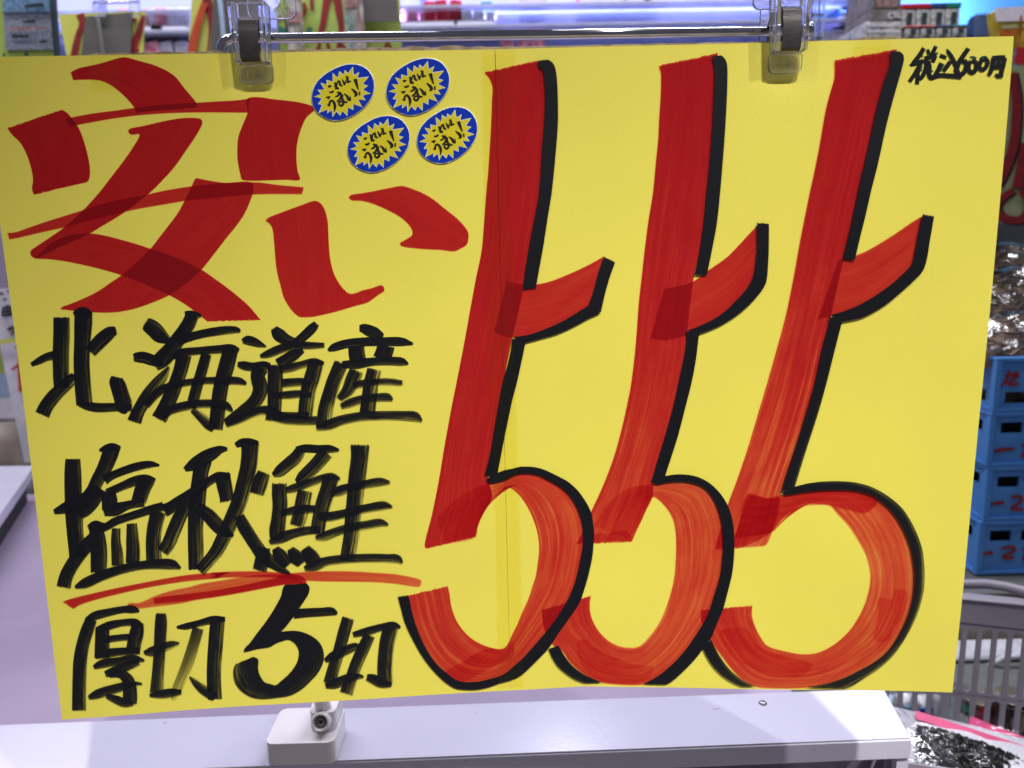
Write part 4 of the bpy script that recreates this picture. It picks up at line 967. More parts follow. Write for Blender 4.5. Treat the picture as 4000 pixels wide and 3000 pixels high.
# screw boss facing the viewer: ring, recess floor coloured dark as its shade, cross-head screw
nrm = Vector((0.05, -1, 0.42)).normalized()
sc = at(1251, 2822, sf - 0.0065)
mb = MB(); mb.lathe(sc - so, nrm, [(-0.0085, 0.0080), (-0.0005, 0.0074), (0.0008, 0.0066), (0.0008, 0.0054), (-0.0032, 0.0050)]); mb.obj('screw_boss', M['white_abs'], stand, smooth=True)
mb = MB(); mb.tube([sc - nrm * 0.0045 - so, sc - nrm * 0.0030 - so], 0.0052, 28); mb.obj('recess_floor', M['recess_shade'], stand)
mb = MB(); mb.tube([sc - nrm * 0.0029 - so, sc - nrm * 0.0016 - so, sc - nrm * 0.0012 - so], [0.0031, 0.0029, 0.0018], 24); scr = mb.obj('screw', M['screw'], stand, smooth=True)
rt = nrm.to_track_quat('Z', 'Y').to_matrix()
mb = MB()
for a in (0.6, 0.6 + math.pi / 2):
    mb.box(sc - nrm * 0.0012 - so, (0.0036, 0.0010, 0.0006), rt @ Matrix.Rotation(a, 3, 'Z'))
mb.obj('cross_recess', M['black'], scr)

# ================================================================== display case under the sign
case = thing('display_case', 'white enamelled display case with grey inner deck below the sign', 'display case', loc=atz(2000, 2850, LZ))
co = case.location
BLp, BRp, FRp, FLp = atz(-700, 2858, LZ), atz(3455, 2693, LZ), atz(3563, 2890, LZ), atz(-700, 3060, LZ)
zf = at(3545, 2965, FRp.y).z; TH = LZ - zf
dn = Vector((0, 0, -TH))
mb = MB(); top = [FLp, FRp, BRp, BLp]
mb.hexa([p + dn - co for p in top], [p - co for p in top]); mb.obj('ledge', M['enamel'], case, bevel=0.0012, seg=3)
# folded seam plate lying on the ledge from the clamp rightwards
s0, s1_, s2, s3 = atz(1300, 2980, LZ), atz(3557, 2889, LZ), atz(3452, 2697, LZ), atz(1318, 2776, LZ)
mb = MB(); mb.hexa([p + Vector((0, 0.0008, 0.0002)) - co for p in (s0, s1_, s2, s3)], [p + Vector((0, 0.0008, 0.0014)) - co for p in (s0, s1_, s2, s3)])
mb.obj('cover_strip', M['enamel'], case, bevel=0.0004)
# dome screw in the strip
sp_ = atz(2980, 2748, LZ + 0.0014)
mb = MB(); mb.tube([sp_ + Vector((0, 0, h)) - co for h in (-0.001, 0.0006, 0.0016, 0.0022)], [0.0036, 0.0036, 0.0026, 0.0008], 20); mb.obj('dome_screw', M['screw'], case, smooth=True)
# deck, inner walls, left rim
DZ = LZ - 0.074
dl = atz(-900, 2400, DZ); x_r = atz(3290, 2693, LZ).x
mb = MB(); mb.b2(Vector((-1.05, BRp.y - 0.01, DZ - 0.01)) - co, Vector((x_r, 1.05, DZ)) - co); mb.obj('deck', M['deck'], case)
mb = MB(); mb.hexa([Vector((BLp.x, BLp.y - 0.012, DZ - 0.02)) - co, Vector((BRp.x - 0.002, BRp.y - 0.012, DZ - 0.02)) - co, Vector((BRp.x - 0.002, BRp.y - 0.002, DZ - 0.02)) - co, Vector((BLp.x, BLp.y - 0.002, DZ - 0.02)) - co],
                   [Vector((BLp.x, BLp.y - 0.012, zf)) - co, Vector((BRp.x - 0.002, BRp.y - 0.012, zf)) - co, Vector((BRp.x - 0.002, BRp.y - 0.002, zf)) - co, Vector((BLp.x, BLp.y - 0.002, zf)) - co]); mb.obj('inner_wall', M['deck'], case)
c1 = atz(133, 1818, LZ); c2 = atz(0, 2008, LZ); dr = (c2 - c1); dr = dr / abs(dr.y)
c3 = c1 + dr * (c1.y - BRp.y - 0.02)
rim = [c3, c1, c1 + Vector((-0.5, 0.02, 0)), c3 + Vector((-0.5, 0.0, 0))]
mb = MB(); mb.hexa([p + Vector((0, 0, -0.020)) - co for p in rim], [p - co for p in rim]); mb.obj('side_rim', M['enamel'], case, bevel=0.002)
mb = MB(); off = Vector((-0.022, 0, 0)); rr = [c3 + off, c1 + off, c1 + off * 2, c3 + off * 2]
mb.hexa([Vector((p.x, p.y, DZ - 0.005)) - co for p in rr], [Vector((p.x, p.y, LZ - 0.0205)) - co for p in rr]); mb.obj('rim_shade_wall', M['dark'], case)  # near-black colour stands in for the shade under the rim
# body below
mb = MB(); mb.b2(Vector((-1.05, FRp.y + 0.012, 0.0)) - co, Vector((FRp.x - 0.07, 1.05, DZ - 0.0105)) - co); mb.obj('case_body', M['dark'], case)
mb = MB(); pp = at(3515, 2975, FRp.y + 0.010); mb.b2(Vector((pp.x - 0.006, FRp.y + 0.004, 0.0)) - co, Vector((pp.x + 0.004, FRp.y + 0.0115, zf - 0.0005)) - co); mb.obj('corner_post', M['enamel'], case)

# ================================================================== store floor
mb = MB(); mb.b2((-3.0, -2.2, -0.02), (3.0, 3.0, 0.0)); tag(mb.obj('floor', M['floor']), kind='structure')

# ================================================================== background helpers
def quadbox(name, px, Y, depth, mat_, parent=None, bevel=0.0, org=None):
    """px: four pixel corners (tl, tr, br, bl) seen on the plane Y; solid reaching `depth` behind it"""
    f = [at(x, y, Y) for x, y in px]; org = org or Vector((0, 0, 0))
    bk = [p + Vector((0, depth, 0)) for p in f]
    mb = MB(); mb.hexa([f[3] - org, f[2] - org, bk[2] - org, bk[3] - org], [f[0] - org, f[1] - org, bk[1] - org, bk[0] - org])
    return mb.obj(name, mat_, parent, bevel)

def pstroke(mb, pts, Y, th=0.0006, org=None):
    """a painted stroke: pixels (x, y, width) laid on plane Y as a thin slab"""
    org = org or Vector((0, 0, 0))
    Q = spline(pts, 10) if len(pts) > 2 else pts
    Lq, Rq = [], []
    for i, (x, y, w) in enumerate(Q):
        a = Q[max(0, i - 1)]; b = Q[min(len(Q) - 1, i + 1)]; dx, dy = b[0] - a[0], b[1] - a[1]; h = math.hypot(dx, dy) or 1
        nx, ny = -dy / h, dx / h
        Lq.append((x - nx * w / 2, y - ny * w / 2)); Rq.append((x + nx * w / 2, y + ny * w / 2))
    n = len(Q); v = [at(*p, Y) - org for p in Lq] + [at(*p, Y) - org for p in Rq]; v += [p + Vector((0, th, 0)) for p in v]
    f = []
    for i in range(n - 1):
        f += [(i, i + 1, n + i + 1, n + i), (2 * n + i, 3 * n + i, 3 * n + i + 1, 2 * n + i + 1), (i, 2 * n + i, 2 * n + i + 1, i + 1), (n + i, n + i + 1, 3 * n + i + 1, 3 * n + i)]
    f += [(0, n, 3 * n, 2 * n), (n - 1, 3 * n - 1, 4 * n - 1, 2 * n - 1)]
    mb.add(v, f); return mb

def strokes(name, mat_, parent, lst, Y, org=None):
    if name in ('red_stroke', 'orange_stroke', 'red_line', 'red_figure', 'black_outline', 'black_character', 'red_lettering', 'print', 'pink_band', 'teal_band', 'green_leaves', 'orange_print', 'red_print'):
        for i, s in enumerate(lst): pstroke(MB(), s, Y - 0.0004 * (i % 4), org=org).obj(name, mat_, parent)
        return
    mb = MB()
    for i, s in enumerate(lst): pstroke(mb, s, Y - 0.0004 * (i % 4), org=org)
    return mb.obj(name, mat_, parent)

R_ = plain
M['bg_yellow'] = R_('pale_yellow_card', (0.66, 0.66, 0.13), 0.5, var=0.02)
M['bg_lime'] = R_('lime_card', (0.46, 0.60, 0.12), 0.5, var=0.05)
M['bg_red'] = R_('red_paint', (0.30, 0.018, 0.022), 0.5, var=0.15, scale=60)
M['bg_orange'] = R_('orange_paint', (0.62, 0.08, 0.02), 0.5, var=0.1)
M['bg_grey'] = R_('grey_board', (0.125, 0.115, 0.105), 0.7, var=0.05, scale=15)
M['bg_white'] = R_('white_card', (0.82, 0.79, 0.86), 0.5, var=0.05)
M['bg_label'] = R_('label_paper', (0.36, 0.40, 0.50), 0.5, var=0.3, scale=260)
M['bg_blue_label'] = R_('pale_blue_label', (0.20, 0.36, 0.55), 0.5, var=0.2, scale=120)
M['bg_post'] = R_('grey_post', (0.15, 0.155, 0.15), 0.45, var=0.05)
M['bg_dark'] = R_('dark_post', (0.035, 0.05, 0.055), 0.4)
M['lav'] = R_('lavender_panel', (0.74, 0.74, 0.90), 0.35, var=0.05, scale=3)
M['shelf'] = R_('glass_shelf_edge', (0.78, 0.80, 0.95), 0.15, var=0.05, trans=0.6)
M['tray'] = R_('foam_tray', (0.75, 0.74, 0.86), 0.4, var=0.05)
M['meat'] = R_('pink_meat', (0.62, 0.16, 0.26), 0.3, var=0.3, scale=60, col2=(0.85, 0.45, 0.55))
M['meat_red'] = R_('red_pack', (0.62, 0.03, 0.06), 0.3, var=0.2, scale=40)
M['green_bit'] = R_('green_leaf_bit', (0.05, 0.25, 0.18), 0.4)
M['wall_blue'] = R_('sky_blue_wall', (0.10, 0.37, 0.66), 0.5, var=0.06, scale=5)
M['navy'] = R_('navy_net', (0.012, 0.05, 0.16), 0.6, var=0.2, scale=80)
M['blue'] = R_('blue_crate_plastic', (0.085, 0.30, 0.74), 0.32, var=0.10, scale=12, bump=0.05, bscale=90)
M['basket'] = R_('grey_basket_plastic', (0.27, 0.25, 0.30), 0.38, var=0.04, scale=10)
M['bag_film'] = None
M['brown'] = R_('dried_kelp', (0.34, 0.22, 0.12), 0.35, var=0.35, scale=45, bump=0.6, bscale=60, col2=(0.09, 0.055, 0.03))
def film_mat(name, k0, k1, scale):
    mt, nt, out = newmat(name)
    t = N(nt, 'ShaderNodeBsdfTransparent'); t.inputs[0].default_value = (0.97, 0.97, 0.98, 1)
    g = N(nt, 'ShaderNodeBsdfGlossy'); g.inputs['Roughness'].default_value = 0.10
    tc = N(nt, 'ShaderNodeTexCoord'); nz = N(nt, 'ShaderNodeTexNoise'); nz.inputs['Scale'].default_value = scale; nz.inputs['Detail'].default_value = 3
    nt.links.new(tc.outputs['Object'], nz.inputs['Vector'])
    b = N(nt, 'ShaderNodeBump'); b.inputs['Strength'].default_value = 0.7; b.inputs['Distance'].default_value = 0.006
    nt.links.new(nz.outputs['Fac'], b.inputs['Height']); nt.links.new(b.outputs['Normal'], g.inputs['Normal'])
    lw = N(nt, 'ShaderNodeLayerWeight'); lw.inputs[0].default_value = 0.35; nt.links.new(b.outputs['Normal'], lw.inputs['Normal'])
    mx = N(nt, 'ShaderNodeMixShader'); nt.links.new(math_(nt, 'ADD', math_(nt, 'MULTIPLY', lw.outputs['Facing'], k1), k0), mx.inputs[0])
    nt.links.new(t.outputs[0], mx.inputs[1]); nt.links.new(g.outputs[0], mx.inputs[2]); nt.links.new(mx.outputs[0], out.inputs[0]); return mt
M['film'] = film_mat('clear_bag_film', 0.10, 0.45, 38)
M['film_thin'] = film_mat('thin_bag_film', 0.018, 0.06, 30)
M['wood_ear'] = R_('dried_wood_ear', (0.016, 0.014, 0.012), 0.35, var=0.4, scale=80)
M['pink'] = R_('pink_print', (0.62, 0.08, 0.20), 0.25, var=0.1, scale=30)
M['bag_white'] = R_('white_print', (0.62, 0.62, 0.68), 0.2, var=0.1, scale=30)
M['jar_glass'] = R_('dark_jar', (0.03, 0.022, 0.02), 0.12, var=0.2)
M['jar_red'] = R_('red_label', (0.45, 0.02, 0.03), 0.3)
M['jar_green'] = R_('green_label', (0.01, 0.20, 0.13), 0.3)
M['gold'] = R_('gold_lid', (0.45, 0.38, 0.26), 0.3, metal=0.6, var=0.2)
M['packet'] = R_('grey_packet', (0.60, 0.60, 0.58), 0.3, var=0.25, scale=90)
M['carton'] = R_('grey_carton', (0.24, 0.22, 0.20), 0.6, var=0.2, scale=60)
M['olive'] = R_('olive_card', (0.42, 0.46, 0.24), 0.5, var=0.03)
M['steel_wall'] = R_('slate_panel', (0.085, 0.095, 0.105), 0.5, var=0.06)
M['pack_yellow'] = R_('yellow_packet', (0.62, 0.46, 0.05), 0.3, var=0.2, scale=40)
M['pack_orange'] = R_('orange_print', (0.55, 0.14, 0.02), 0.3, var=0.3, scale=60)
M['sky_ice'] = R_('ice_blue_card', (0.40, 0.52, 0.68), 0.4, var=0.05)
M['stripe'] = R_('striped_wrap', (0.55, 0.52, 0.44), 0.4, var=0.3, scale=60)
M['stripe_pink'] = R_('pink_wrap', (0.48, 0.26, 0.24), 0.4, var=0.2, scale=80)
M['stripe_teal'] = R_('teal_wrap', (0.25, 0.38, 0.36), 0.4, var=0.2, scale=80)
M['beige'] = R_('beige_tray', (0.42, 0.37, 0.32), 0.5, var=0.25, scale=9)

# ------------------------------------------------------------------ upright refrigerated case at the back
YB, YF = 2.05, 1.62
fridge = thing('refrigerated_case', 'upright refrigerated case glowing lavender at the back of the aisle', 'refrigerated case', loc=(-0.2, YB, 0))
fo = fridge.location
xa, xb = -1.75, at(3330, 80, YF).x
MB().b2(Vector((xa, YB, 0.0)) - fo, Vector((xb, YB + 0.06, 2.35)) - fo).obj('back_panel', M['lav'], fridge)
MB().b2(Vector((xa, YF - 0.05, 2.20)) - fo, Vector((xb, YB - 0.001, 2.35)) - fo).obj('canopy', M['bg_white'], fridge)
MB().b2(Vector((xa, YF - 0.10, 0.0)) - fo, Vector((xb, YB - 0.001, 0.45)) - fo).obj('base', M['bg_post'], fridge)
MB().b2(Vector((xb, YF - 0.1, 0.0)) - fo, Vector((xb + 0.03, YB + 0.06, 2.35)) - fo).obj('end_panel', M['bg_post'], fridge)
shelf_z = [at(650, 119, YF).z, at(2500, 10, YF).z, at(650, 290, YF).z]
for z in shelf_z:
    MB().b2(Vector((xa, YF, z - 0.006)) - fo, Vector((xb - 0.002, YB - 0.001, z)) - fo).obj('shelf', M['shelf'], fridge)
    MB().b2(Vector((xa, YF - 0.004, z - 0.006)) - fo, Vector((xb - 0.002, YF - 0.0005, z + 0.002)) - fo).obj('price_rail', M['shelf'], fridge, bevel=0.001)
for i in range(9):
    x = xa + 0.2 + i * 0.33
    MB().b2(Vector((x, YB - 0.012, 0.46)) - fo, Vector((x + 0.02, YB - 0.0005, 2.19)) - fo).obj('shelf_upright', M['shelf'], fridge)

def tray(x, z, w, h, mat_, label, extra=None, grp='packs on the refrigerated shelves'):
    t = thing('meat_tray', label, 'food tray', grp, loc=(x, YF + 0.09, z))
    MB().prism(rrect(-w / 2, -0.075, w / 2, 0.075, 0.012), 0, 0.016, lambda a, b, c: Vector((a, b, c))).obj('tray', M['tray'], t, bevel=0.003)
    mb = MB(); n = max(3, int(w / 0.03))
    for i in range(n):
        a = -w / 2 + (i + 0.5) * w / n
        mb.box((a, random.uniform(-0.01, 0.01), 0.012 + h / 2), (w / n * 0.95, 0.12, h), Matrix.Rotation(random.uniform(-0.2, 0.2), 3, 'Y'))
    mb.obj('slices', M[mat_], t, bevel=0.006)
    if extra: MB().box((w * 0.3, -0.03, 0.03 + h), (0.03, 0.03, 0.02)).obj('garnish', M[extra], t, bevel=0.004)
    return t
zA, zB, zC = shelf_z
for px, w, h, mm_, ex, lb in ((600, 0.13, 0.05, 'meat', None, 'pale pink meat tray beside the yellow sign with grey card'),
                              (700, 0.11, 0.05, 'tray', None, 'white wrapped tray next to the pale pink meat tray'),
                              (1620, 0.10, 0.040, 'meat', None, 'pink meat tray right of the lime sign'),
                              (1735, 0.10, 0.058, 'meat_red', None, 'bright red packed tray above the chrome rod'),
                              (1850, 0.12, 0.030, 'tray', 'green_bit', 'white tray with green garnish beside the red tray')):
    p = at(px, 119 - (px - 650) * 0.02, YF + 0.09); tray(p.x, zA + 0.0005, w, h, mm_, lb, ex)
for px, w, h, mm_, lb in ((2350, 0.13, 0.04, 'meat_red', 'dark red tray on the upper refrigerated shelf, larger one'),
                          (2470, 0.09, 0.04, 'meat', 'pink tray on the upper refrigerated shelf next to the larger red one'),
                          (2525, 0.06, 0.035, 'meat_red', 'small red tray at the end of the upper refrigerated shelf'),
                          (2080, 0.07, 0.035, 'meat', 'pink tray on the upper shelf apart from the others')):
    p = at(px, 8, YF + 0.09); tray(p.x, zB + 0.0005, w, h, mm_, lb)
for i, px in enumerate((590, 690, 2040, 3240, 3290)):
    p = at(px, 200, YF + 0.09)
    tray(p.x, zC + 0.0005, 0.11, 0.075, 'meat' if i % 2 == 0 else 'tray',
         ['pink tray low behind the sign, left end of lower shelf', 'white tray low behind the sign on the lower shelf', 'pink tray on the lower shelf below the chrome rod',
          'magenta pink tray on the lower shelf beside the grey post', 'white tray squeezed beside the grey post'][i])
p = at(3270, 85, YF + 0.09); tray(p.x + 0.03, zA + 0.0005, 0.09, 0.03, 'navy', 'dark violet pack on the shelf beside the grey post')

# ------------------------------------------------------------------ other hand-made signs on the near side of the back case
YS = 1.12
def bgsign(name, label, group, org):
    return thing(name, label, 'sign', group, loc=org)
gs = 'other yellow signs standing behind'
# (a) label card on lime sheet with its dark pole, far left
o = at(100, 230, YS); t = bgsign('label_card', 'white printed label card on a lime sheet beside a dark pole', None, o)
quadbox('sheet', [(-160, -120), (214, -130), (222, 330), (-160, 340)], YS, 0.004, M['bg_lime'], t, org=o)
quadbox('card', [(5, -110), (186, -112), (212, 192), (22, 195)], YS - 0.004, 0.003, M['bg_label'], t, org=o)
quadbox('blue_band', [(6, -60), (188, -62), (194, 46), (10, 48)], YS - 0.0065, 0.002, M['bg_blue_label'], t, org=o)
strokes('print', M['bg_dark'], t, [[(95, 26, 12), (160, 18, 14), (172, 22, 8)], [(88, 86, 8), (138, 83, 14)], [(46, 142, 14), (112, 142, 13)], [(155, 165, 8), (182, 160, 12)], [(10, 215, 12), (20, 214, 12)], [(95, 212, 14), (110, 210, 16)]], YS - 0.009, o)
strokes('red_print', M['stripe_pink'], t, [[(34, 114, 9), (178, 109, 10)], [(165, 86, 12), (172, 86, 12)]], YS - 0.009, o)
mb = MB(); mb.tube([at(198, -200, YS - 0.02) - o, at(212, 60, YS - 0.02) - o, at(232, 330, YS - 0.02) - o, Vector((at(232, 330, YS).x, YS - 0.02, 0.002)) - o], 0.0062, 12); mb.obj('pole', M['bg_dark'], t, smooth=True)

# (b) yellow sign with grey card
o = at(400, 230, YS + 0.15); Y = YS + 0.15; t = bgsign('small_sign', 'yellow sign with red brush strokes half covered by a grey card', gs, o)
quadbox('sheet', [(226, 56), (566, 44), (552, 330), (285, 335)], Y, 0.003, M['bg_yellow'], t, org=o)
strokes('red_stroke', M['bg_red'], t, [[(312, 54, 32), (322, 90, 26), (305, 140, 24), (290, 215, 30), (280, 300, 30)], [(560, 60, 14), (545, 120, 24), (525, 170, 30), (510, 215, 34), (500, 300, 34)], [(520, 85, 20), (530, 72, 12)], [(505, 160, 20), (540, 205, 16)]], Y - 0.002, o)
quadbox('grey_card', [(335, 64), (518, 47), (502, 330), (300, 330)], Y - 0.008, 0.003, M['bg_grey'], t, org=o)
mb = MB(); mb.tube([at(382, 70, Y - 0.02) - o, at(402, 210, Y - 0.02) - o, at(418, 330, Y - 0.02) - o, Vector((at(418, 330, Y).x, Y - 0.02, 0.002)) - o], 0.004, 10); mb.obj('pole', M['bg_post'], t, smooth=True)
for x0, x1, yt in ((362, 412, -30), (502, 542, -35)):
    quadbox('clip_body', [(x0, yt), (x1, yt - 2), (x1 + 2, 62), (x0 + 2, 64)], Y - 0.016, 0.005, M['clear'], t, 0.002, org=o)
mb = MB(); mb.tube([at(360, 12, Y) - o, at(545, 8, Y) - o], 0.0025, 10); mb.obj('cross_rod', M['chrome'], t, smooth=True)

# (c) yellow sign with a red cross and grey board behind the left clip
o = at(850, 230, YS + 0.10); Y = YS + 0.10; t = bgsign('small_sign', 'yellow sign with crossed red strokes and a grey board behind the left clip', gs, o)
quadbox('sheet', [(752, -80), (960, -85), (950, 330), (728, 335)], Y, 0.003, M['bg_yellow'], t, org=o)
strokes('red_stroke', M['bg_red'], t, [[(800, -40, 34), (812, 20, 36), (824, 60, 30)]], Y - 0.002, o)
strokes('orange_stroke', M['bg_orange'], t, [[(800, 10, 26), (782, 60, 26), (762, 130, 30), (750, 200, 34), (740, 300, 34)]], Y - 0.0045, o)
strokes('red_line', M['bg_red'], t, [[(818, 50, 22), (820, 110, 10), (812, 200, 8), (808, 300, 8)]], Y - 0.006, o)
quadbox('grey_board', [(838, -80), (1040, -85), (1000, 330), (812, 330)], Y - 0.012, 0.003, M['bg_grey'], t, org=o)
mb = MB(); mb.tube([at(852, -60, Y - 0.024) - o, at(868, 80, Y - 0.024) - o, at(878, 220, Y - 0.024) - o, Vector((at(878, 330, Y).x, Y - 0.024, 0.002)) - o], 0.0048, 10); mb.obj('pole', M['sky_ice'], t, smooth=True)

# (d) lime sign with twin red strokes, wrapped bundles and a grey board
o = at(1300, 230, YS + 0.12); Y = YS + 0.12; t = bgsign('small_sign', 'lime sign with tall twin red strokes between striped wrapped bundles', gs, o)
quadbox('sheet', [(1075, -80), (1560, -90), (1572, 330), (1085, 330)], Y, 0.003, M['bg_lime'], t, org=o)
strokes('red_stroke', M['bg_red'], t, [[(1285, -40, 34), (1274, 20, 28), (1262, 90, 24), (1252, 140, 26)], [(1310, -40, 34), (1322, 30, 30), (1330, 90, 22), (1336, 140, 22)],
    [(1216, -30, 14), (1219, 40, 14)], [(1186, 10, 12), (1192, 35, 14), (1184, 66, 10)], [(1078, 16, 20), (1088, 30, 10)], [(1080, 70, 20), (1098, 62, 12)],
    [(1250, 165, 14), (1240, 200, 14)], [(1278, 165, 14), (1288, 205, 14)], [(1326, 160, 18), (1318, 205, 14)], [(1332, 170, 16), (1352, 205, 22)],
    [(1512, 165, 10), (1498, 205, 12)], [(1516, 165, 10), (1534, 205, 12)], [(1452, 118, 14), (1462, 124, 10)], [(1494, 120, 12), (1506, 126, 10)]], Y - 0.002, o)
strokes('green_leaves', M['green_bit'], t, [[(1085, 110, 18), (1108, 122, 26), (1112, 140, 14)], [(1204, 108, 20), (1214, 124, 26)]], Y - 0.005, o)
quadbox('bundle', [(1112, -40), (1172, -42), (1192, 330), (1130, 330)], Y - 0.03, 0.02, M['stripe'], t, 0.006, org=o)
strokes('pink_band', M['stripe_pink'], t, [[(1120, 70, 36), (1184, 66, 40)]], Y - 0.032, o)
strokes('dark_edge', M['bg_dark'], t, [[(1104, -30, 8), (1112, 60, 9), (1124, 140, 10)]], Y - 0.033, o)
quadbox('bundle', [(1336, -40), (1412, -42), (1436, 330), (1362, 330)], Y - 0.03, 0.02, M['stripe'], t, 0.006, org=o)
strokes('pink_band', M['stripe_pink'], t, [[(1344, 10, 40), (1400, 6, 44)], [(1398, 40, 12), (1408, 130, 14)]], Y - 0.032, o)
strokes('teal_band', M['stripe_teal'], t, [[(1358, 50, 14), (1368, 130, 16), (1376, 220, 16)], [(1382, 50, 8), (1390, 130, 8)]], Y - 0.0325, o)
quadbox('grey_board', [(1412, -80), (1548, -84), (1556, 84), (1424, 84)], Y - 0.02, 0.003, M['bg_grey'], t, org=o)
quadbox('foot', [(1290, 325), (1340, 325), (1340, 600), (1290, 600)], Y + 0.004, 0.01, M['bg_post'], t, org=o)

# ------------------------------------------------------------------ right-hand background
Yp = 1.30
o = at(3360, 300, Yp); p = o.copy(); p.z = 0
t = thing('shelf_post', 'grey square shelf post beside the refrigerated case', 'post', loc=p)
x0, x1 = at(3335, 80, Yp).x, at(3392, 80, Yp).x
MB().b2((x0 - p.x, 0, 0), (x1 - p.x, 0.04, 2.4)).obj('upright', M['bg_post'], t, 0.003)
MB().b2((x1 - p.x + 0.0005, 0.012, 0), (x1 - p.x + 0.022, 0.03, 2.4)).obj('gap_strip', M['black'], t)  # black strip in place of the gap beside the post
o = at(3170, 200, 1.15); t = thing('wire_rack', 'grey wire rack seen behind the right clip', 'rack', loc=Vector((o.x, o.y, 0)))
for i, (a, b) in enumerate(((3136, 3120), (3150, 3140), (3164, 3158), (3178, 3176), (3192, 3194), (3210, 3208))):
    pa, pb = at(a + 10, -40, 1.15), at(b, 330, 1.15)
    mb = MB(); mb.tube([pa - t.location, pb - t.location, Vector((pb.x, pb.y, 0.002)) - t.location], 0.0022, 8); mb.obj('wire', M['shelf' if i % 2 else 'bg_post'], t, smooth=True)
for y in (60, 150):
    mb = MB(); mb.tube([at(3120, y, 1.152) - t.location, at(3220, y - 2, 1.152) - t.location], 0.0030, 8); mb.obj('cross_wire', M['navy'], t, smooth=True)
# side wall and shelf carrying packets
o = at(3800, 60, 1.75)
mb = MB(); mb.b2((at(3395, 0, 1.36).x + 0.03, 1.75, 0), (2.2, 1.80, 2.45)); w = mb.obj('wall', M['wall_blue']); tag(w, kind='structure')
Yk = 1.10
zk = at(3600, 152, Yk).z; zk2 = at(3600, 96, Yk).z
rack = thing('product_rack', 'grey product rack carrying cartons and hanging packets', 'rack', loc=(at(3600, 150, Yk).x, Yk + 0.1, 0))
ro = rack.location
xL, xR = at(3378, 100, Yk).x, at(4080, 100, Yk).x
MB().b2(Vector((xL, Yk - 0.005, zk - 0.012)) - ro, Vector((xR, Yk + 0.25, zk)) - ro).obj('shelf', M['carton'], rack)
MB().b2(Vector((xL, Yk + 0.23, 0)) - ro, Vector((xL + 0.02, Yk + 0.25, zk - 0.0125)) - ro).obj('leg', M['bg_post'], rack)
MB().b2(Vector((xR - 0.02, Yk + 0.23, 0)) - ro, Vector((xR, Yk + 0.25, zk - 0.0125)) - ro).obj('leg', M['bg_post'], rack)
MB().b2(Vector((at(3515, 0, Yk).x, Yk + 0.10, zk2)) - ro, Vector((at(3760, 0, Yk).x, Yk + 0.25, zk2 + 0.006)) - ro).obj('upper_step', M['carton'], rack)
MB().b2(Vector((at(3515, 0, Yk).x, Yk + 0.12, zk + 0.001)) - ro, Vector((at(3760, 0, Yk).x, Yk + 0.24, zk2 - 0.0005)) - ro).obj('step_riser', M['dark'], rack)
# cartons
for i, (x0, x1, ya, yb_, lb) in enumerate(((3380, 3520, 84, 152, 'long grey carton with lettering at the base of the stack'), (3405, 3524, 36, 83, 'middle grey carton with CTC lettering in the stack'), (3412, 3520, -40, 34, 'brown panelled carton on top of the stack'))):
    pa, pb = at(x0, ya, Yk), at(x1, yb_, Yk)
    zt, zb_ = pa.z, (zk if i == 0 else pb.z)
    c = thing('carton', lb, 'carton', 'cartons stacked on the product rack', loc=((pa.x + pb.x) / 2, Yk + 0.06, zb_))
    w_ = pb.x - pa.x; h_ = zt - zb_ - 0.0006
    MB().b2((-w_ / 2, -0.06, 0), (w_ / 2, 0.06, h_)).obj('box', M['carton'] if i else M['packet'], c, 0.002)
    mb = MB()
    if i == 1:
        for k_, s in enumerate(([(3486, 52, 5), (3474, 52, 5), (3470, 62, 5), (3476, 70, 5), (3488, 68, 5)], [(3488, 50, 5), (3504, 49, 5)], [(3496, 50, 5), (3497, 68, 5)], [(3518, 52, 5), (3508, 54, 5), (3506, 62, 5), (3510, 68, 5), (3520, 66, 5)])): pstroke(mb, s, Yk - 0.001, org=c.location)
        mb.obj('lettering', M['bg_white'], c)
    elif i == 0:
        for yy in (98, 122):
            for q in range(12): pstroke(mb, [(3388 + q * 11, yy, 10), (3394 + q * 11, yy + random.uniform(-3, 3), 10)], Yk - 0.001, org=c.location)
        mb.obj('lettering', M['bg_white'], c)
    else:
        for q in range(3): pstroke(mb, [(3432 + q * 30, -30, 18), (3434 + q * 30, 26, 18)], Yk - 0.001, org=c.location)
        mb.obj('panel', M['stripe_pink'], c)
caps = ['jar_red', 'jar_red', 'navy', 'jar_green']; cn = ['red', 'second red', 'navy', 'green']
for row, (ya, yb_, x0, dxp, Yr, zs) in enumerate(((14, 96, 3520, 58, Yk + 0.105, zk2 + 0.0065), (100, 154, 3532, 62, Yk, zk + 0.0005))):
    for i in range(4):
        xa_ = x0 + i * dxp; pa = at(xa_ + 3, ya - i * 1.5, Yr); pb = at(xa_ + dxp - 2, yb_, Yr)
        w_ = pb.x - pa.x; h_ = pa.z - zs
        c = thing('hanging_packet', f'small grey packet with {cn[i]} header, {"upper" if row == 0 else "lower"} row of the rack', 'packet', 'small packets in two rows on the rack', loc=((pa.x + pb.x) / 2, Yr, zs))
        for d in range(3):
            MB().b2((-w_ / 2 + 0.001 - d * 0.002, d * 0.012, 0), (w_ / 2 - 0.001 - d * 0.002, d * 0.012 + 0.007, h_ * 0.82)).obj('pouch', M['packet'], c, 0.003)
        MB().b2((-w_ / 2, -0.001, h_ * 0.825), (w_ / 2, 0.034, h_)).obj('header', M[caps[i]], c, 0.002)
        mb = MB(); mb.box((0.001, -0.0022, h_ * 0.5), (w_ * 0.35, 0.0012, h_ * 0.4)); mb.box((-w_ * 0.1, -0.0022, h_ * 0.16), (w_ * 0.3, 0.0012, h_ * 0.12)); mb.obj('print', M['bg_dark'], c)
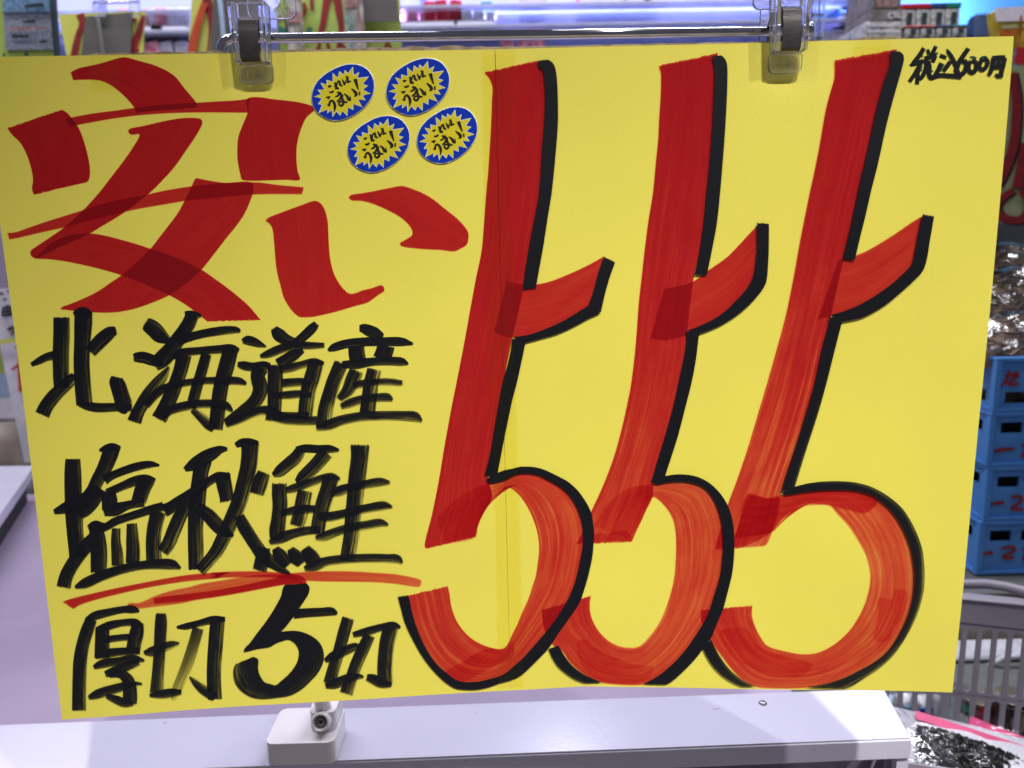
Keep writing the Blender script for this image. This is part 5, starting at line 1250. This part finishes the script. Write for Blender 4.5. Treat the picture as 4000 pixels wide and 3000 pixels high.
# navy net pouch, yellow packet
c = thing('net_pouch', 'dark navy tapering net pouch against the sky blue wall', 'pouch', loc=at(3850, 150, Yk)); c.location.z = zk + 0.0005
pv = [at(3832, 44, Yk) , at(3882, 40, Yk), at(3900, 150, Yk), at(3806, 150, Yk)]
zz = c.location.z
mb = MB(); bot = [Vector((pv[3].x, Yk, zz)), Vector((pv[2].x, Yk, zz)), Vector((pv[2].x, Yk + 0.06, zz)), Vector((pv[3].x, Yk + 0.06, zz))]
tp = [pv[0] + Vector((0, 0.018, 0)), pv[1] + Vector((0, 0.018, 0)), pv[1] + Vector((0, 0.04, 0)), pv[0] + Vector((0, 0.04, 0))]
mb.hexa([p - c.location for p in bot], [p - c.location for p in tp]); mb.obj('pouch', M['navy'], c, 0.006)
mb = MB()
for q in range(9):
    f = q / 8; a = tp[0].lerp(tp[1], f); b = bot[0].lerp(bot[1], f); mb.tube([a + Vector((0, -0.001, 0)) - c.location, b + Vector((0, -0.001, 0)) - c.location], 0.0009, 6)
mb.obj('net_cord', M['navy'], c)
Yq = 1.00
c = thing('snack_packet', 'yellow and white snack packet with orange print beside the navy pouch', 'packet', loc=at(3945, 250, Yq)); zq = at(3945, 262, Yq).z; c.location.z = zq; o = c.location.copy()
quadbox('pack', [(3885, 36), (4060, 26), (4050, 262), (3915, 262)], Yq, 0.03, M['pack_yellow'], c, 0.006, org=o)
quadbox('white_band', [(3886, 30), (4060, 22), (4058, 80), (3894, 84)], Yq - 0.002, 0.0015, M['bg_white'], c, org=o)
strokes('print', M['olive'], c, [[(3915, 106, 12), (3975, 102, 14)], [(3990, 100, 12), (4030, 98, 12)]], Yq - 0.004, o)
strokes('orange_print', M['pack_orange'], c, [[(3905, 128, 24), (3985, 122, 20)], [(3915, 150, 16), (3965, 146, 30)], [(3990, 60, 8), (3985, 150, 8), (3975, 200, 8)]], Yq - 0.0045, o)
quadbox('pale_foot', [(3950, 190), (3990, 186), (3985, 255), (3955, 258)], Yq - 0.0025, 0.001, M['bg_label'], c, org=o)
strokes('maroon_print', M['jar_red'], c, [[(4000, 185, 50), (3990, 250, 60)]], Yq - 0.006, o)
MB().b2(Vector((at(3890, 262, Yq).x, Yq - 0.01, zq - 0.012)) - ro, Vector((at(4090, 262, Yq).x, Yk - 0.006, zq - 0.0005)) - ro).obj('lower_step', M['carton'], rack)

# olive sign with outlined red figure
Yo = 0.80
o = at(3950, 900, Yo); t = thing('price_board', 'olive board with large red figure outlined in black above the bags', 'sign', loc=o)
quadbox('board', [(3820, 262), (4200, 250), (4170, 868), (3800, 872)], Yo, 0.004, M['olive'], t, org=o)
fig = [[(3955, 284, 34), (3972, 400, 36), (3962, 550, 36), (3928, 660, 36), (3898, 722, 30)], [(4006, 560, 34), (3988, 660, 36), (3978, 735, 46)], [(3958, 744, 24), (3912, 776, 26), (3896, 814, 26), (3922, 852, 30), (3990, 856, 30), (4024, 796, 30), (3992, 744, 26)]]
strokes('black_outline', M['black'], t, [[(x + 6, y + 3, w + 6) for x, y, w in f_] for f_ in fig], Yo - 0.002, o)
strokes('red_figure', M['bg_red'], t, fig, Yo - 0.0045, o)
quadbox('lower_panel', [(3760, 873), (4190, 870), (4150, 1420), (3740, 1420)], Yo + 0.26, 0.004, M['steel_wall'], t, org=o)
quadbox('spacer', [(4030, 700), (4150, 700), (4150, 860), (4030, 860)], Yo + 0.0045, 0.26, M['steel_wall'], t, org=o)

# ------------------------------------------------------------------ blue crates
Yc = 0.72
crx = at(3868, 1700, Yc).x
cz = [at(3900, y, Yc).z for y in (1398, 1612, 1824, 2036, 2246)]       # rim heights, top crate first
tbl = thing('low_table', 'low grey table carrying the blue crates', 'table', loc=(crx + 0.2, Yc + 0.15, 0))
to = tbl.location; tz = cz[4] - 0.002
MB().b2(Vector((crx - 0.14, Yc - 0.06, tz - 0.02)) - to, Vector((crx + 0.5, Yc + 0.42, tz)) - to).obj('table_top', M['bg_post'], tbl, 0.003)
for ax in (crx - 0.12, crx + 0.47):
    for ay in (Yc - 0.04, Yc + 0.39):
        MB().b2(Vector((ax, ay, 0)) - to, Vector((ax + 0.02, ay + 0.02, tz - 0.0205)) - to).obj('leg', M['bg_post'], tbl)
lbls = ['topmost blue plastic crate with red brush character, bags lying in it', 'blue plastic crate marked in red, second from the top of the stack', 'blue plastic crate marked -2 in red, third from the top', 'lowest blue plastic crate of the stack, marked -22 in red']
for n in range(4):
    z0 = cz[n + 1] + 0.0006; z1 = cz[n]; H_ = z1 - z0; x = crx + (0, -0.002, 0.001, -0.003)[n]; Wd, Dp = 0.40, 0.30; wt = 0.004
    c = thing('blue_crate', lbls[n], 'crate', 'stacked blue crates', loc=(x, Yc, z0)); o = c.location
    MB().b2((0.004, 0.004, 0), (Wd - 0.004, Dp - 0.004, 0.004)).obj('floor_panel', M['blue'], c)
    mb = MB()       # walls with real hand-holes, front then left side
    def wall(u0, u1, place):
        ph = 0.052; hz0, hz1 = H_ * 0.60, H_ * 0.80; lo, hi = H_ * 0.05, H_ * 0.93
        if n == 0: hz0, hz1 = H_ * 0.14, H_ * 0.36
        place(u0, u1, lo, hz0); place(u0, u1, hz1, hi)
        u = u0
        while u < u1 - 1e-4:
            e = min(u + 0.016, u1); place(u, e, hz0, hz1); u += ph
        place(u1 - 0.006, u1, hz0, hz1)
    wall(0.006, Wd - 0.006, lambda a, b, c_, d: mb.b2((a, 0.006, c_), (b, 0.006 + wt, d)))
    wall(0.012, Dp - 0.006, lambda a, b, c_, d: mb.b2((0.006, a, c_), (0.006 + wt, b, d)))
    mb.b2((0.012, Dp - 0.01, H_ * 0.05), (Wd - 0.006, Dp - 0.006, H_ * 0.93)); mb.b2((Wd - 0.010, 0.012, H_ * 0.05), (Wd - 0.006, Dp - 0.012, H_ * 0.93))
    mb.obj('wall', M['blue'], c)
    mb = MB()
    for a, b in (((0, 0, H_ * 0.93), (Wd, 0.012, H_)), ((0, 0.012, H_ * 0.93), (0.012, Dp, H_)), ((Wd - 0.012, 0.012, H_ * 0.93), (Wd, Dp, H_)), ((0.012, Dp - 0.012, H_ * 0.93), (Wd - 0.012, Dp, H_))): mb.b2(a, b)
    mb.obj('rim', M['blue'], c, 0.0015)
    mb = MB()
    for a, b in (((0, 0, 0), (Wd, 0.010, H_ * 0.06)), ((0, 0.010, 0), (0.010, Dp, H_ * 0.06))): mb.b2(a, b)
    mb.obj('foot_rim', M['blue'], c, 0.0012)
    MB().b2((0, 0, H_ * 0.061), (0.010, 0.010, H_ * 0.929)).obj('corner_rib', M['blue'], c, 0.001)
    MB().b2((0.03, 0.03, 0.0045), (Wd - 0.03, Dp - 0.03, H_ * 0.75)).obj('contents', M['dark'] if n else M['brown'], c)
    Yt = Yc + 0.0045
    if n == 0: L_ = [[(3926, 1470, 10), (3980, 1458, 14)], [(3945, 1448, 10), (3930, 1490, 12), (3910, 1508, 10)], [(3984, 1462, 12), (3950, 1490, 10), (3940, 1502, 10), (3982, 1500, 12)]]
    elif n == 1: L_ = [[(3884, 1763, 12), (3920, 1757, 14), (3964, 1752, 10)], [(3992, 1740, 12), (4012, 1736, 12), (4006, 1764, 12), (3994, 1784, 12), (4030, 1780, 12)]]
    elif n == 2: L_ = [[(3852, 1972, 11), (3922, 1962, 13)], [(3952, 1944, 11), (3985, 1938, 12), (3992, 1955, 11), (3952, 1988, 12), (3998, 1990, 11)]]
    else: L_ = [[(3810, 2168, 11), (3880, 2158, 13)], [(3912, 2144, 10), (3955, 2136, 11), (3968, 2148, 10), (3918, 2178, 11), (3962, 2180, 10)], [(3996, 2150, 11), (4030, 2144, 11), (4034, 2160, 10), (3996, 2184, 11), (4040, 2182, 10)]]
    strokes('red_lettering', M['bg_red'], c, L_, Yt, o)

def pillow(name, mat_, parent, c, sx, sy, sz, rot=None, nx=14, ny=10, wr=0.12, sd=1):
    rnd = random.Random(sd); mb = MB(); vs = []; rot = rot or Matrix.Identity(3)
    for s in (1, -1):
        for j in range(ny + 1):
            for i in range(nx + 1):
                u, v = i / nx * 2 - 1, j / ny * 2 - 1
                h = ((1 - abs(u) ** 2.6) * (1 - abs(v) ** 2.6)) ** 0.6 * (1 + rnd.uniform(-wr, wr))
                vs.append(Vector(c) + rot @ Vector((u * sx / 2 * (1 + 0.04 * (1 - h)), v * sy / 2, s * h * sz / 2)))
    k = (nx + 1) * (ny + 1); fs = []
    for s in (0, 1):
        for j in range(ny):
            for i in range(nx):
                a = s * k + j * (nx + 1) + i; q = (a, a + 1, a + nx + 2, a + nx + 1); fs.append(q if s == 0 else q[::-1])
    mb.add(vs, fs); o = mb.obj(name, mat_, parent, smooth=False)
    for f in o.data.polygons: f.use_smooth = True
    ss = o.modifiers.new('sub', 'SUBSURF'); ss.levels = ss.render_levels = 1
    return o
M['strip'] = plain('brown_strips', (0.24, 0.15, 0.08), 0.4, var=0.4, scale=35, col2=(0.06, 0.035, 0.02))
# bags of brown dried food lying on the top crate
for i, (px, py, Yg, sx, sy, sz, ry, lb) in enumerate(((3960, 1330, Yc + 0.06, 0.20, 0.13, 0.070, 0.0, 'clear bag of brown dried strips at the front of the top blue crate'),
                                                      (3935, 1170, Yc + 0.14, 0.22, 0.13, 0.085, 0.2, 'crumpled clear bag of brown dried strips lying on the front bag'),
                                                      (4000, 1060, Yc + 0.20, 0.24, 0.13, 0.075, -0.15, 'clear bag of brown dried strips at the back of the crate, topmost'))):
    p = at(px, py, Yg); c = thing('food_bag', lb, 'bag', 'bags of dried food on the blue crates', loc=p)
    rt = Matrix.Rotation(0.75, 3, 'X') @ Matrix.Rotation(ry, 3, 'Z')
    pillow('dried_mass', M['brown'], c, (0, 0.004, 0), sx * 0.9, sy * 0.88, sz * 0.72, rt, sd=i, wr=0.35)
    rnd = random.Random(70 + i); mb = MB()
    for q in range(170):
        u, v = rnd.uniform(-0.42, 0.42), rnd.uniform(-0.42, 0.42)
        h_ = sz * 0.36 * ((1 - abs(u * 2) ** 2.6) * (1 - abs(v * 2) ** 2.6)) ** 0.6; a = rnd.uniform(-0.7, 0.7); l_ = rnd.uniform(0.012, 0.03); w_ = rnd.uniform(0.0012, 0.0035)
        ca, sa = math.cos(a) * l_, math.sin(a) * l_; z_ = h_ + rnd.uniform(-0.001, 0.004)
        p0 = Vector((u * sx - ca / 2, v * sy - sa / 2, z_)); p1 = Vector((u * sx, v * sy, z_ + rnd.uniform(0, 0.004))); p2 = Vector((u * sx + ca / 2, v * sy + sa / 2, z_ - rnd.uniform(0, 0.003)))
        mb.tube([rt @ p0, rt @ p1, rt @ p2], [w_ * 0.6, w_, w_ * 0.5], 5)
    tag(mb.obj('dried_strips', M['strip'], c), kind='stuff')
    pillow('film', M['film'], c, (0, 0, 0), sx, sy, sz, rt, sd=i + 9, wr=0.22)
    mb = MB(); rv = rt
    for q in range(3):
        a = Vector((-sx * 0.45, -sy * (0.1 + 0.1 * q), sz * 0.34)); b = Vector((sx * 0.45, -sy * (0.28 + 0.08 * q), sz * 0.30))
        mb.tube([rv @ a, rv @ ((a + b) / 2 + Vector((0, 0.01, 0.008))), rv @ b], 0.0016, 6)
    mb.obj('film_fold', M['film'], c, smooth=True)

# ------------------------------------------------------------------ grey basket, seen into from above; its far wall shows
def slot_panel(u0, nu, pu, z0, z1, r, P3):
    """nu cells of width pu with a round-ended slot each, as a slab between P3(u,z,0) and P3(u,z,1)"""
    mb = MB(); hh = z1 - z0
    for i in range(nu):
        uc = u0 + (i + 0.5) * pu; zc = (z0 + z1) / 2; inner, outer = [], []
        st = hh / 2 - r - 0.004
        Nn = 28
        for k_ in range(Nn):
            a = 2 * math.pi * (k_ + 0.5) / Nn; dx, dz = math.cos(a), math.sin(a)
            inner.append((uc + r * dx, zc + r * dz + (st if dz > 0 else -st)))
            m_ = max(abs(dx) / (pu / 2), abs(dz) / (pu / 2))
            ox = dx / m_; oz = dz / m_; oz2 = (hh / 2) * (1 if dz > 0 else -1) if abs(dz) / (pu / 2) >= abs(dx) / (pu / 2) else oz + (st if dz > 0 else -st)
            outer.append((uc + ox, zc + oz2))
        b = len(mb.v)
        for lay in (0, 1):
            mb.v += [tuple(P3(x_, z_, lay)) for x_, z_ in outer] + [tuple(P3(x_, z_, lay)) for x_, z_ in inner]
        for k_ in range(Nn):
            k2 = (k_ + 1) % Nn
            mb.f.append((b + k_, b + k2, b + Nn + k2, b + Nn + k_)); e = b + 2 * Nn
            mb.f.append((e + k_, e + Nn + k_, e + Nn + k2, e + k2))
            mb.f.append((b + Nn + k_, b + Nn + k2, e + Nn + k2, e + Nn + k_))
    return mb
BC = Vector((0.415, 0.398, 0.545)); BA = math.radians(-17); Yw = 0.363
bk = thing('shopping_basket', 'grey slotted plastic basket beside the case with bags lying in it', 'basket', loc=BC); bk.rotation_euler = (0, 0, BA)
zl = {k_: at(3824, k_, Yw).z - BC.z for k_ in (2336, 2432, 2705, 2885)}
pu = 0.0157; LW, LD = 0.50, 0.30; nu = int(LW / pu); LW = nu * pu
P3 = lambda u, z, l: Vector((u, l * 0.003, z))
slot_panel(0, nu, pu, zl[2705] + 0.0004, zl[2432], pu * 0.32, P3).obj('far_wall', M['basket'], bk)
slot_panel(0, nu, pu, zl[2885], zl[2705], pu * 0.32, P3).obj('far_wall', M['basket'], bk)
bh = zl[2336]
MB().b2((0, -0.003, zl[2432] + 0.0003), (LW, 0.005, bh)).obj('rim_band', M['basket'], bk, 0.003)
MB().b2((-0.006, -0.008, bh + 0.0003), (LW + 0.006, 0.009, bh + 0.0042)).obj('rim_flange', M['basket'], bk, 0.0018)
MB().b2((0, 0.0, 0.0065), (LW, 0.003, zl[2885] - 0.0003)).obj('lower_band', M['basket'], bk)
MB().b2((0, -LD, 0.0), (LW, 0.003, 0.006)).obj('base', M['basket'], bk)
for sx in (0, LW - 0.003): MB().b2((sx, -LD, 0.0065), (sx + 0.003, -0.0035, bh - 0.022)).obj('side_wall', M['basket'], bk)
MB().b2((0, -LD - 0.003, 0.0065), (LW, -LD - 0.0005, bh - 0.02)).obj('near_wall', M['basket'], bk)
rinv = Matrix.Rotation(-BA, 3, 'Z')
hp = [rinv @ (at(x, y, yy) - BC) for x, y, yy in ((3540, 2345, 0.432), (3640, 2298, 0.415), (3745, 2282, 0.398), (3850, 2281, 0.381), (3930, 2292, 0.370), (4010, 2312, 0.353), (4150, 2372, 0.325))]
mb = MB(); mb.tube(hp, 0.0058, 14); mb.obj('handle', M['basket'], bk, smooth=True)
# table under basket and front bags
t2 = thing('side_table', 'plain grey side table under the basket and the bags', 'table', loc=(0.45, 0.25, 0)); o2 = t2.location
MB().b2(Vector((FRp.x - 0.02, -0.02, 0.523)) - o2, Vector((1.1, 0.64, 0.5445)) - o2).obj('table_top', M['bg_post'], t2, 0.003)
for ax in (FRp.x + 0.03, 0.95):
    for ay in (0.0, 0.58): MB().b2(Vector((ax, ay, 0)) - o2, Vector((ax + 0.03, ay + 0.03, 0.5225)) - o2).obj('leg', M['bg_post'], t2)
# jars and packs standing behind the basket, seen through its slots
jl = ['dark jar with gold lid and red round label behind the basket slots', 'dark jar with gold lid and gold seal behind the basket slots']
for i, (px, py) in enumerate(((3848, 2890), (3985, 2890))):
    p = at(px, py, Yw + 0.055 - 0.03 * i); zb_ = 0.5452
    c = thing('jar', jl[i], 'jar', 'jars behind the basket', loc=(p.x, p.y + 0.02, zb_)); ht = at(px, 2752, p.y).z - zb_
    mb = MB(); mb.tube([(0, 0, 0), (0, 0, 0.004), (0, 0, ht * 0.78), (0, 0, ht * 0.88)], [0.020, 0.025, 0.025, 0.020], 28); mb.obj('glass', M['jar_glass'], c, smooth=True)
    mb = MB(); mb.tube([(0, 0, ht * 0.881), (0, 0, ht)], 0.0215, 28); mb.obj('lid', M['gold'], c, smooth=True)
    mb = MB(); mb.tube([(0, 0, ht * 0.25), (0, 0, ht * 0.70)], 0.0254, 28, cap=False); mb.obj('label_band', M['jar_green' if i == 0 else 'jar_glass'], c, smooth=True)
    mb = MB(); mb.tube([(-0.006, -0.0257, ht * 0.50), (-0.006, -0.0272, ht * 0.50)], 0.0125, 24); mb.obj('round_seal', M['jar_red' if i == 0 else 'gold'], c, smooth=True)
for i, (px, wd, m_, lb) in enumerate(((3470, 0.022, 'sky_ice', 'narrow ice blue pack behind the basket next to the ledge'), (3540, 0.026, 'bag_white', 'white pack with pale blue print behind the basket slots'), (3610, 0.028, 'bag_white', 'white pack with dark blue print behind the basket slots'), (3680, 0.028, 'film', 'clear crinkled pack behind the basket slots'), (3745, 0.028, 'film', 'clear crinkled pack beside the red-labelled jar'))):
    yy = Yw + 0.075 - 0.012 * i
    p = at(px, 2870, yy); c = thing('food_pack', lb, 'pack', 'packs behind the basket', loc=(p.x, p.y, 0.5452))
    ht = at(px, (2735, 2730, 2735, 2700, 2690)[i], p.y).z - 0.5452
    pillow('pack', M[m_], c, (0, 0.012, ht / 2), wd, ht, 0.022, Matrix.Rotation(math.pi / 2, 3, 'X'), 6, 8, 0.15, i)
    if i in (1, 2): MB().b2((-wd * 0.3, -0.0022, ht * 0.45), (wd * 0.3, -0.0005, ht * 0.65)).obj('blue_print', M['sticker_blue' if i == 2 else 'bg_blue_label'], c)
    if i == 3: pillow('filling', M['bag_white'], c, (0, 0.016, ht * 0.4), wd * 0.7, ht * 0.7, 0.012, Matrix.Rotation(math.pi / 2, 3, 'X'), 5, 6, 0.3, 77)
p = at(3900, 2600, 0.55); c = thing('wrapped_tray', 'pale wrapped tray behind the upper basket slots', 'food tray', loc=(p.x, 0.55, 0.5452)); ht = at(3900, 2560, 0.55).z - 0.5452
MB().b2((-0.14, 0.0, 0), (0.16, 0.05, ht)).obj('tray', M['bag_white'], c, 0.008)
mb = MB(); mb.tube([(-0.02, -0.008, ht - 0.012), (0.0, -0.012, ht + 0.004), (0.03, -0.012, ht + 0.006), (0.06, -0.008, ht - 0.006)], 0.004, 10); mb.obj('film_roll', M['bag_white'], c, smooth=True)
c = thing('beige_carton', 'beige carton behind the pale wrapped tray', 'carton', loc=(p.x, 0.61, 0.5452)); ht2 = at(3900, 2400, 0.61).z - 0.5452
MB().b2((-0.17, 0.0, 0), (0.2, 0.03, ht2)).obj('box', M['beige'], c, 0.004)

# bags lying in the basket
for i, (px, py, Yg, sx, sy, sz, ry, m_, lb) in enumerate(((3770, 2985, 0.225, 0.130, 0.082, 0.031, -0.42, 'bag_white', 'clear bag of black dried wood ear with white and pink edges in the basket'), (3995, 2975, 0.240, 0.100, 0.068, 0.034, -0.55, 'pink', 'glossy pink printed bag beside the wood ear bag'), (3610, 2960, 0.205, 0.055, 0.10, 0.03, 0.5, 'film', 'crumpled clear bag squeezed against the ledge side of the basket'), (3860, 3085, 0.21, 0.22, 0.15, 0.055, -0.3, 'bag_white', 'white bag lying under the wood ear bag'))):
    p = at(px, py, Yg); c = thing('mushroom_bag', lb, 'bag', 'bags lying in the basket', loc=p)
    rt = Matrix.Rotation(0.45, 3, 'X') @ Matrix.Rotation(ry, 3, 'Z')
    pillow('bag_body', M[m_], c, (0, 0, -0.004), sx, sy, sz, rt, sd=20 + i)
    if i == 0:
        mb = MB(); rnd = random.Random(3)
        for q in range(1300):
            u, v = rnd.uniform(-0.36, 0.40), rnd.uniform(-0.34, 0.26)
            if (u / 0.42) ** 4 + (v / 0.36) ** 4 > rnd.uniform(0.7, 1.0): continue
            hgt = sz / 2 * ((1 - abs(u * 2) ** 2.6) * (1 - abs(v * 2) ** 2.6)) ** 0.6 * 1.04 - 0.0045
            mb.box(rt @ Vector((u * sx, v * sy, hgt + rnd.uniform(0, 0.004))), (rnd.uniform(0.003, 0.007), rnd.uniform(0.002, 0.005), rnd.uniform(0.0015, 0.004)), Matrix.Rotation(rnd.uniform(0, 6), 3, Vector((rnd.uniform(-1, 1), rnd.uniform(-1, 1), rnd.uniform(0, 2))).normalized()))
        tag(mb.obj('wood_ear_pieces', M['wood_ear'], c), kind='stuff')
        mb = MB(); mb.box(rt @ Vector((sx * 0.06, sy * 0.42, 0.006)), (sx * 0.86, sy * 0.13, 0.002), rt); mb.obj('pink_border', M['pink'], c, 0.0008)
        mb = MB(); mb.box(rt @ Vector((sx * 0.1, -sy * 0.44, 0.004)), (sx * 0.5, sy * 0.10, 0.002), rt); mb.obj('pink_border', M['pink'], c, 0.0008)
    if i < 2: pillow('front_film', M['film_thin'], c, (0, 0, 0.004), sx * 1.02, sy * 1.02, sz * 1.15, rt, sd=40 + i, wr=0.2)

# ------------------------------------------------------------------ left-hand background: cards beyond the case
Yl = 1.20
o = at(30, 1500, Yl); t = thing('price_card', 'white card with black brush characters beyond the left rim', 'price card', 'cards standing beyond the case', loc=o)
quadbox('card', [(-260, 1122), (48, 1128), (80, 1332), (-260, 1340)], Yl, 0.003, M['bg_white'], t, org=o)
strokes('black_character', M['black'], t, [[(-4, 1146, 10), (14, 1148, 8)], [(28, 1136, 9), (34, 1142, 9)], [(14, 1168, 9), (24, 1172, 9)], [(8, 1204, 9), (40, 1196, 9)], [(12, 1204, 9), (10, 1234, 9)], [(40, 1198, 10), (40, 1236, 9)], [(10, 1218, 8), (44, 1214, 8)], [(10, 1234, 9), (48, 1228, 9)], [(26, 1192, 8), (26, 1236, 8)], [(28, 1288, 8), (58, 1276, 9)], [(38, 1276, 8), (42, 1298, 7)], [(54, 1270, 8), (54, 1296, 8), (42, 1308, 7)]], Yl - 0.003, o)
quadbox('holder_foot', [(-260, 1400), (-200, 1400), (-200, 1900), (-260, 1900)], Yl + 0.004, 0.01, M['bg_post'], t, org=o)
Ym = Yl - 0.03
o = at(50, 1600, Ym); t = thing('price_card', 'white card with red brush stroke and yellow edge beyond the left rim', 'price card', 'cards standing beyond the case', loc=o)
quadbox('card', [(-2, 1346), (90, 1336), (150, 1800), (96, 1810)], Ym, 0.003, M['bg_white'], t, org=o)
strokes('red_stroke', M['bg_orange'], t, [[(58, 1358, 8), (86, 1350, 10)], [(44, 1444, 8), (78, 1424, 14)], [(78, 1350, 12), (80, 1440, 22), (84, 1530, 24)], [(104, 1630, 10), (116, 1680, 14)]], Ym - 0.003, o)
quadbox('yellow_strip', [(-120, 1342), (68, 1318), (70, 1336), (-120, 1362)], Ym - 0.006, 0.002, M['bg_yellow'], t, org=o)
o = at(0, 1500, Yl + 0.02); t = thing('price_card', 'yellow card with pale blue lower part beyond the left rim', 'price card', 'cards standing beyond the case', loc=o)
quadbox('yellow_part', [(-260, 1350), (4, 1350), (34, 1458), (-260, 1470)], Yl + 0.012, 0.003, M['bg_lime'], t, org=o)
quadbox('blue_part', [(-260, 1472), (36, 1460), (76, 1548), (-260, 1570)], Yl + 0.012, 0.003, M['sky_ice'], t, org=o)
quadbox('ice_part', [(-260, 1575), (78, 1550), (110, 1632), (-260, 1636)], Yl + 0.012, 0.003, M['bg_white'], t, org=o)
o = at(0, 1000, Yl + 0.3); w = quadbox('wall_panel', [(-600, 860), (300, 862), (300, 1820), (-600, 1820)], Yl + 0.30, 0.01, M['deck'], None, org=o); w.location = o
tag(w, 'grey lavender panel beyond the cards', 'panel')
w = quadbox('notice', [(-300, 700), (70, 700), (80, 858), (-300, 858)], Yl + 0.296, 0.003, M['bg_white'], None, org=o); w.location = o
tag(w, 'blank white notice above the grey lavender panel', 'notice')
M['beige2'] = plain('beige_produce', (0.62, 0.54, 0.46), 0.3, var=0.2, scale=9, col2=(0.40, 0.32, 0.29))
# beige produce tray between rim and cards
p = atz(40, 1790, LZ - 0.02); t = thing('produce_tray', 'beige tray of brown produce behind the left rim', 'food tray', loc=(p.x - 0.1, p.y + 0.02, (DZ + 0.0005)))
hz = at(60, 1640, p.y + 0.1).z - (DZ + 0.0005)
MB().b2((-0.35, 0.03, 0), (0.17, 0.12, hz)).obj('tray', M['beige'], t, 0.006)
pillow('wrapped_produce', M['beige2'], t, (-0.09, 0.024, hz * 0.5), 0.50, hz * 0.98, 0.02, Matrix.Rotation(math.pi / 2, 3, 'X'), 12, 6, 0.4, 60)
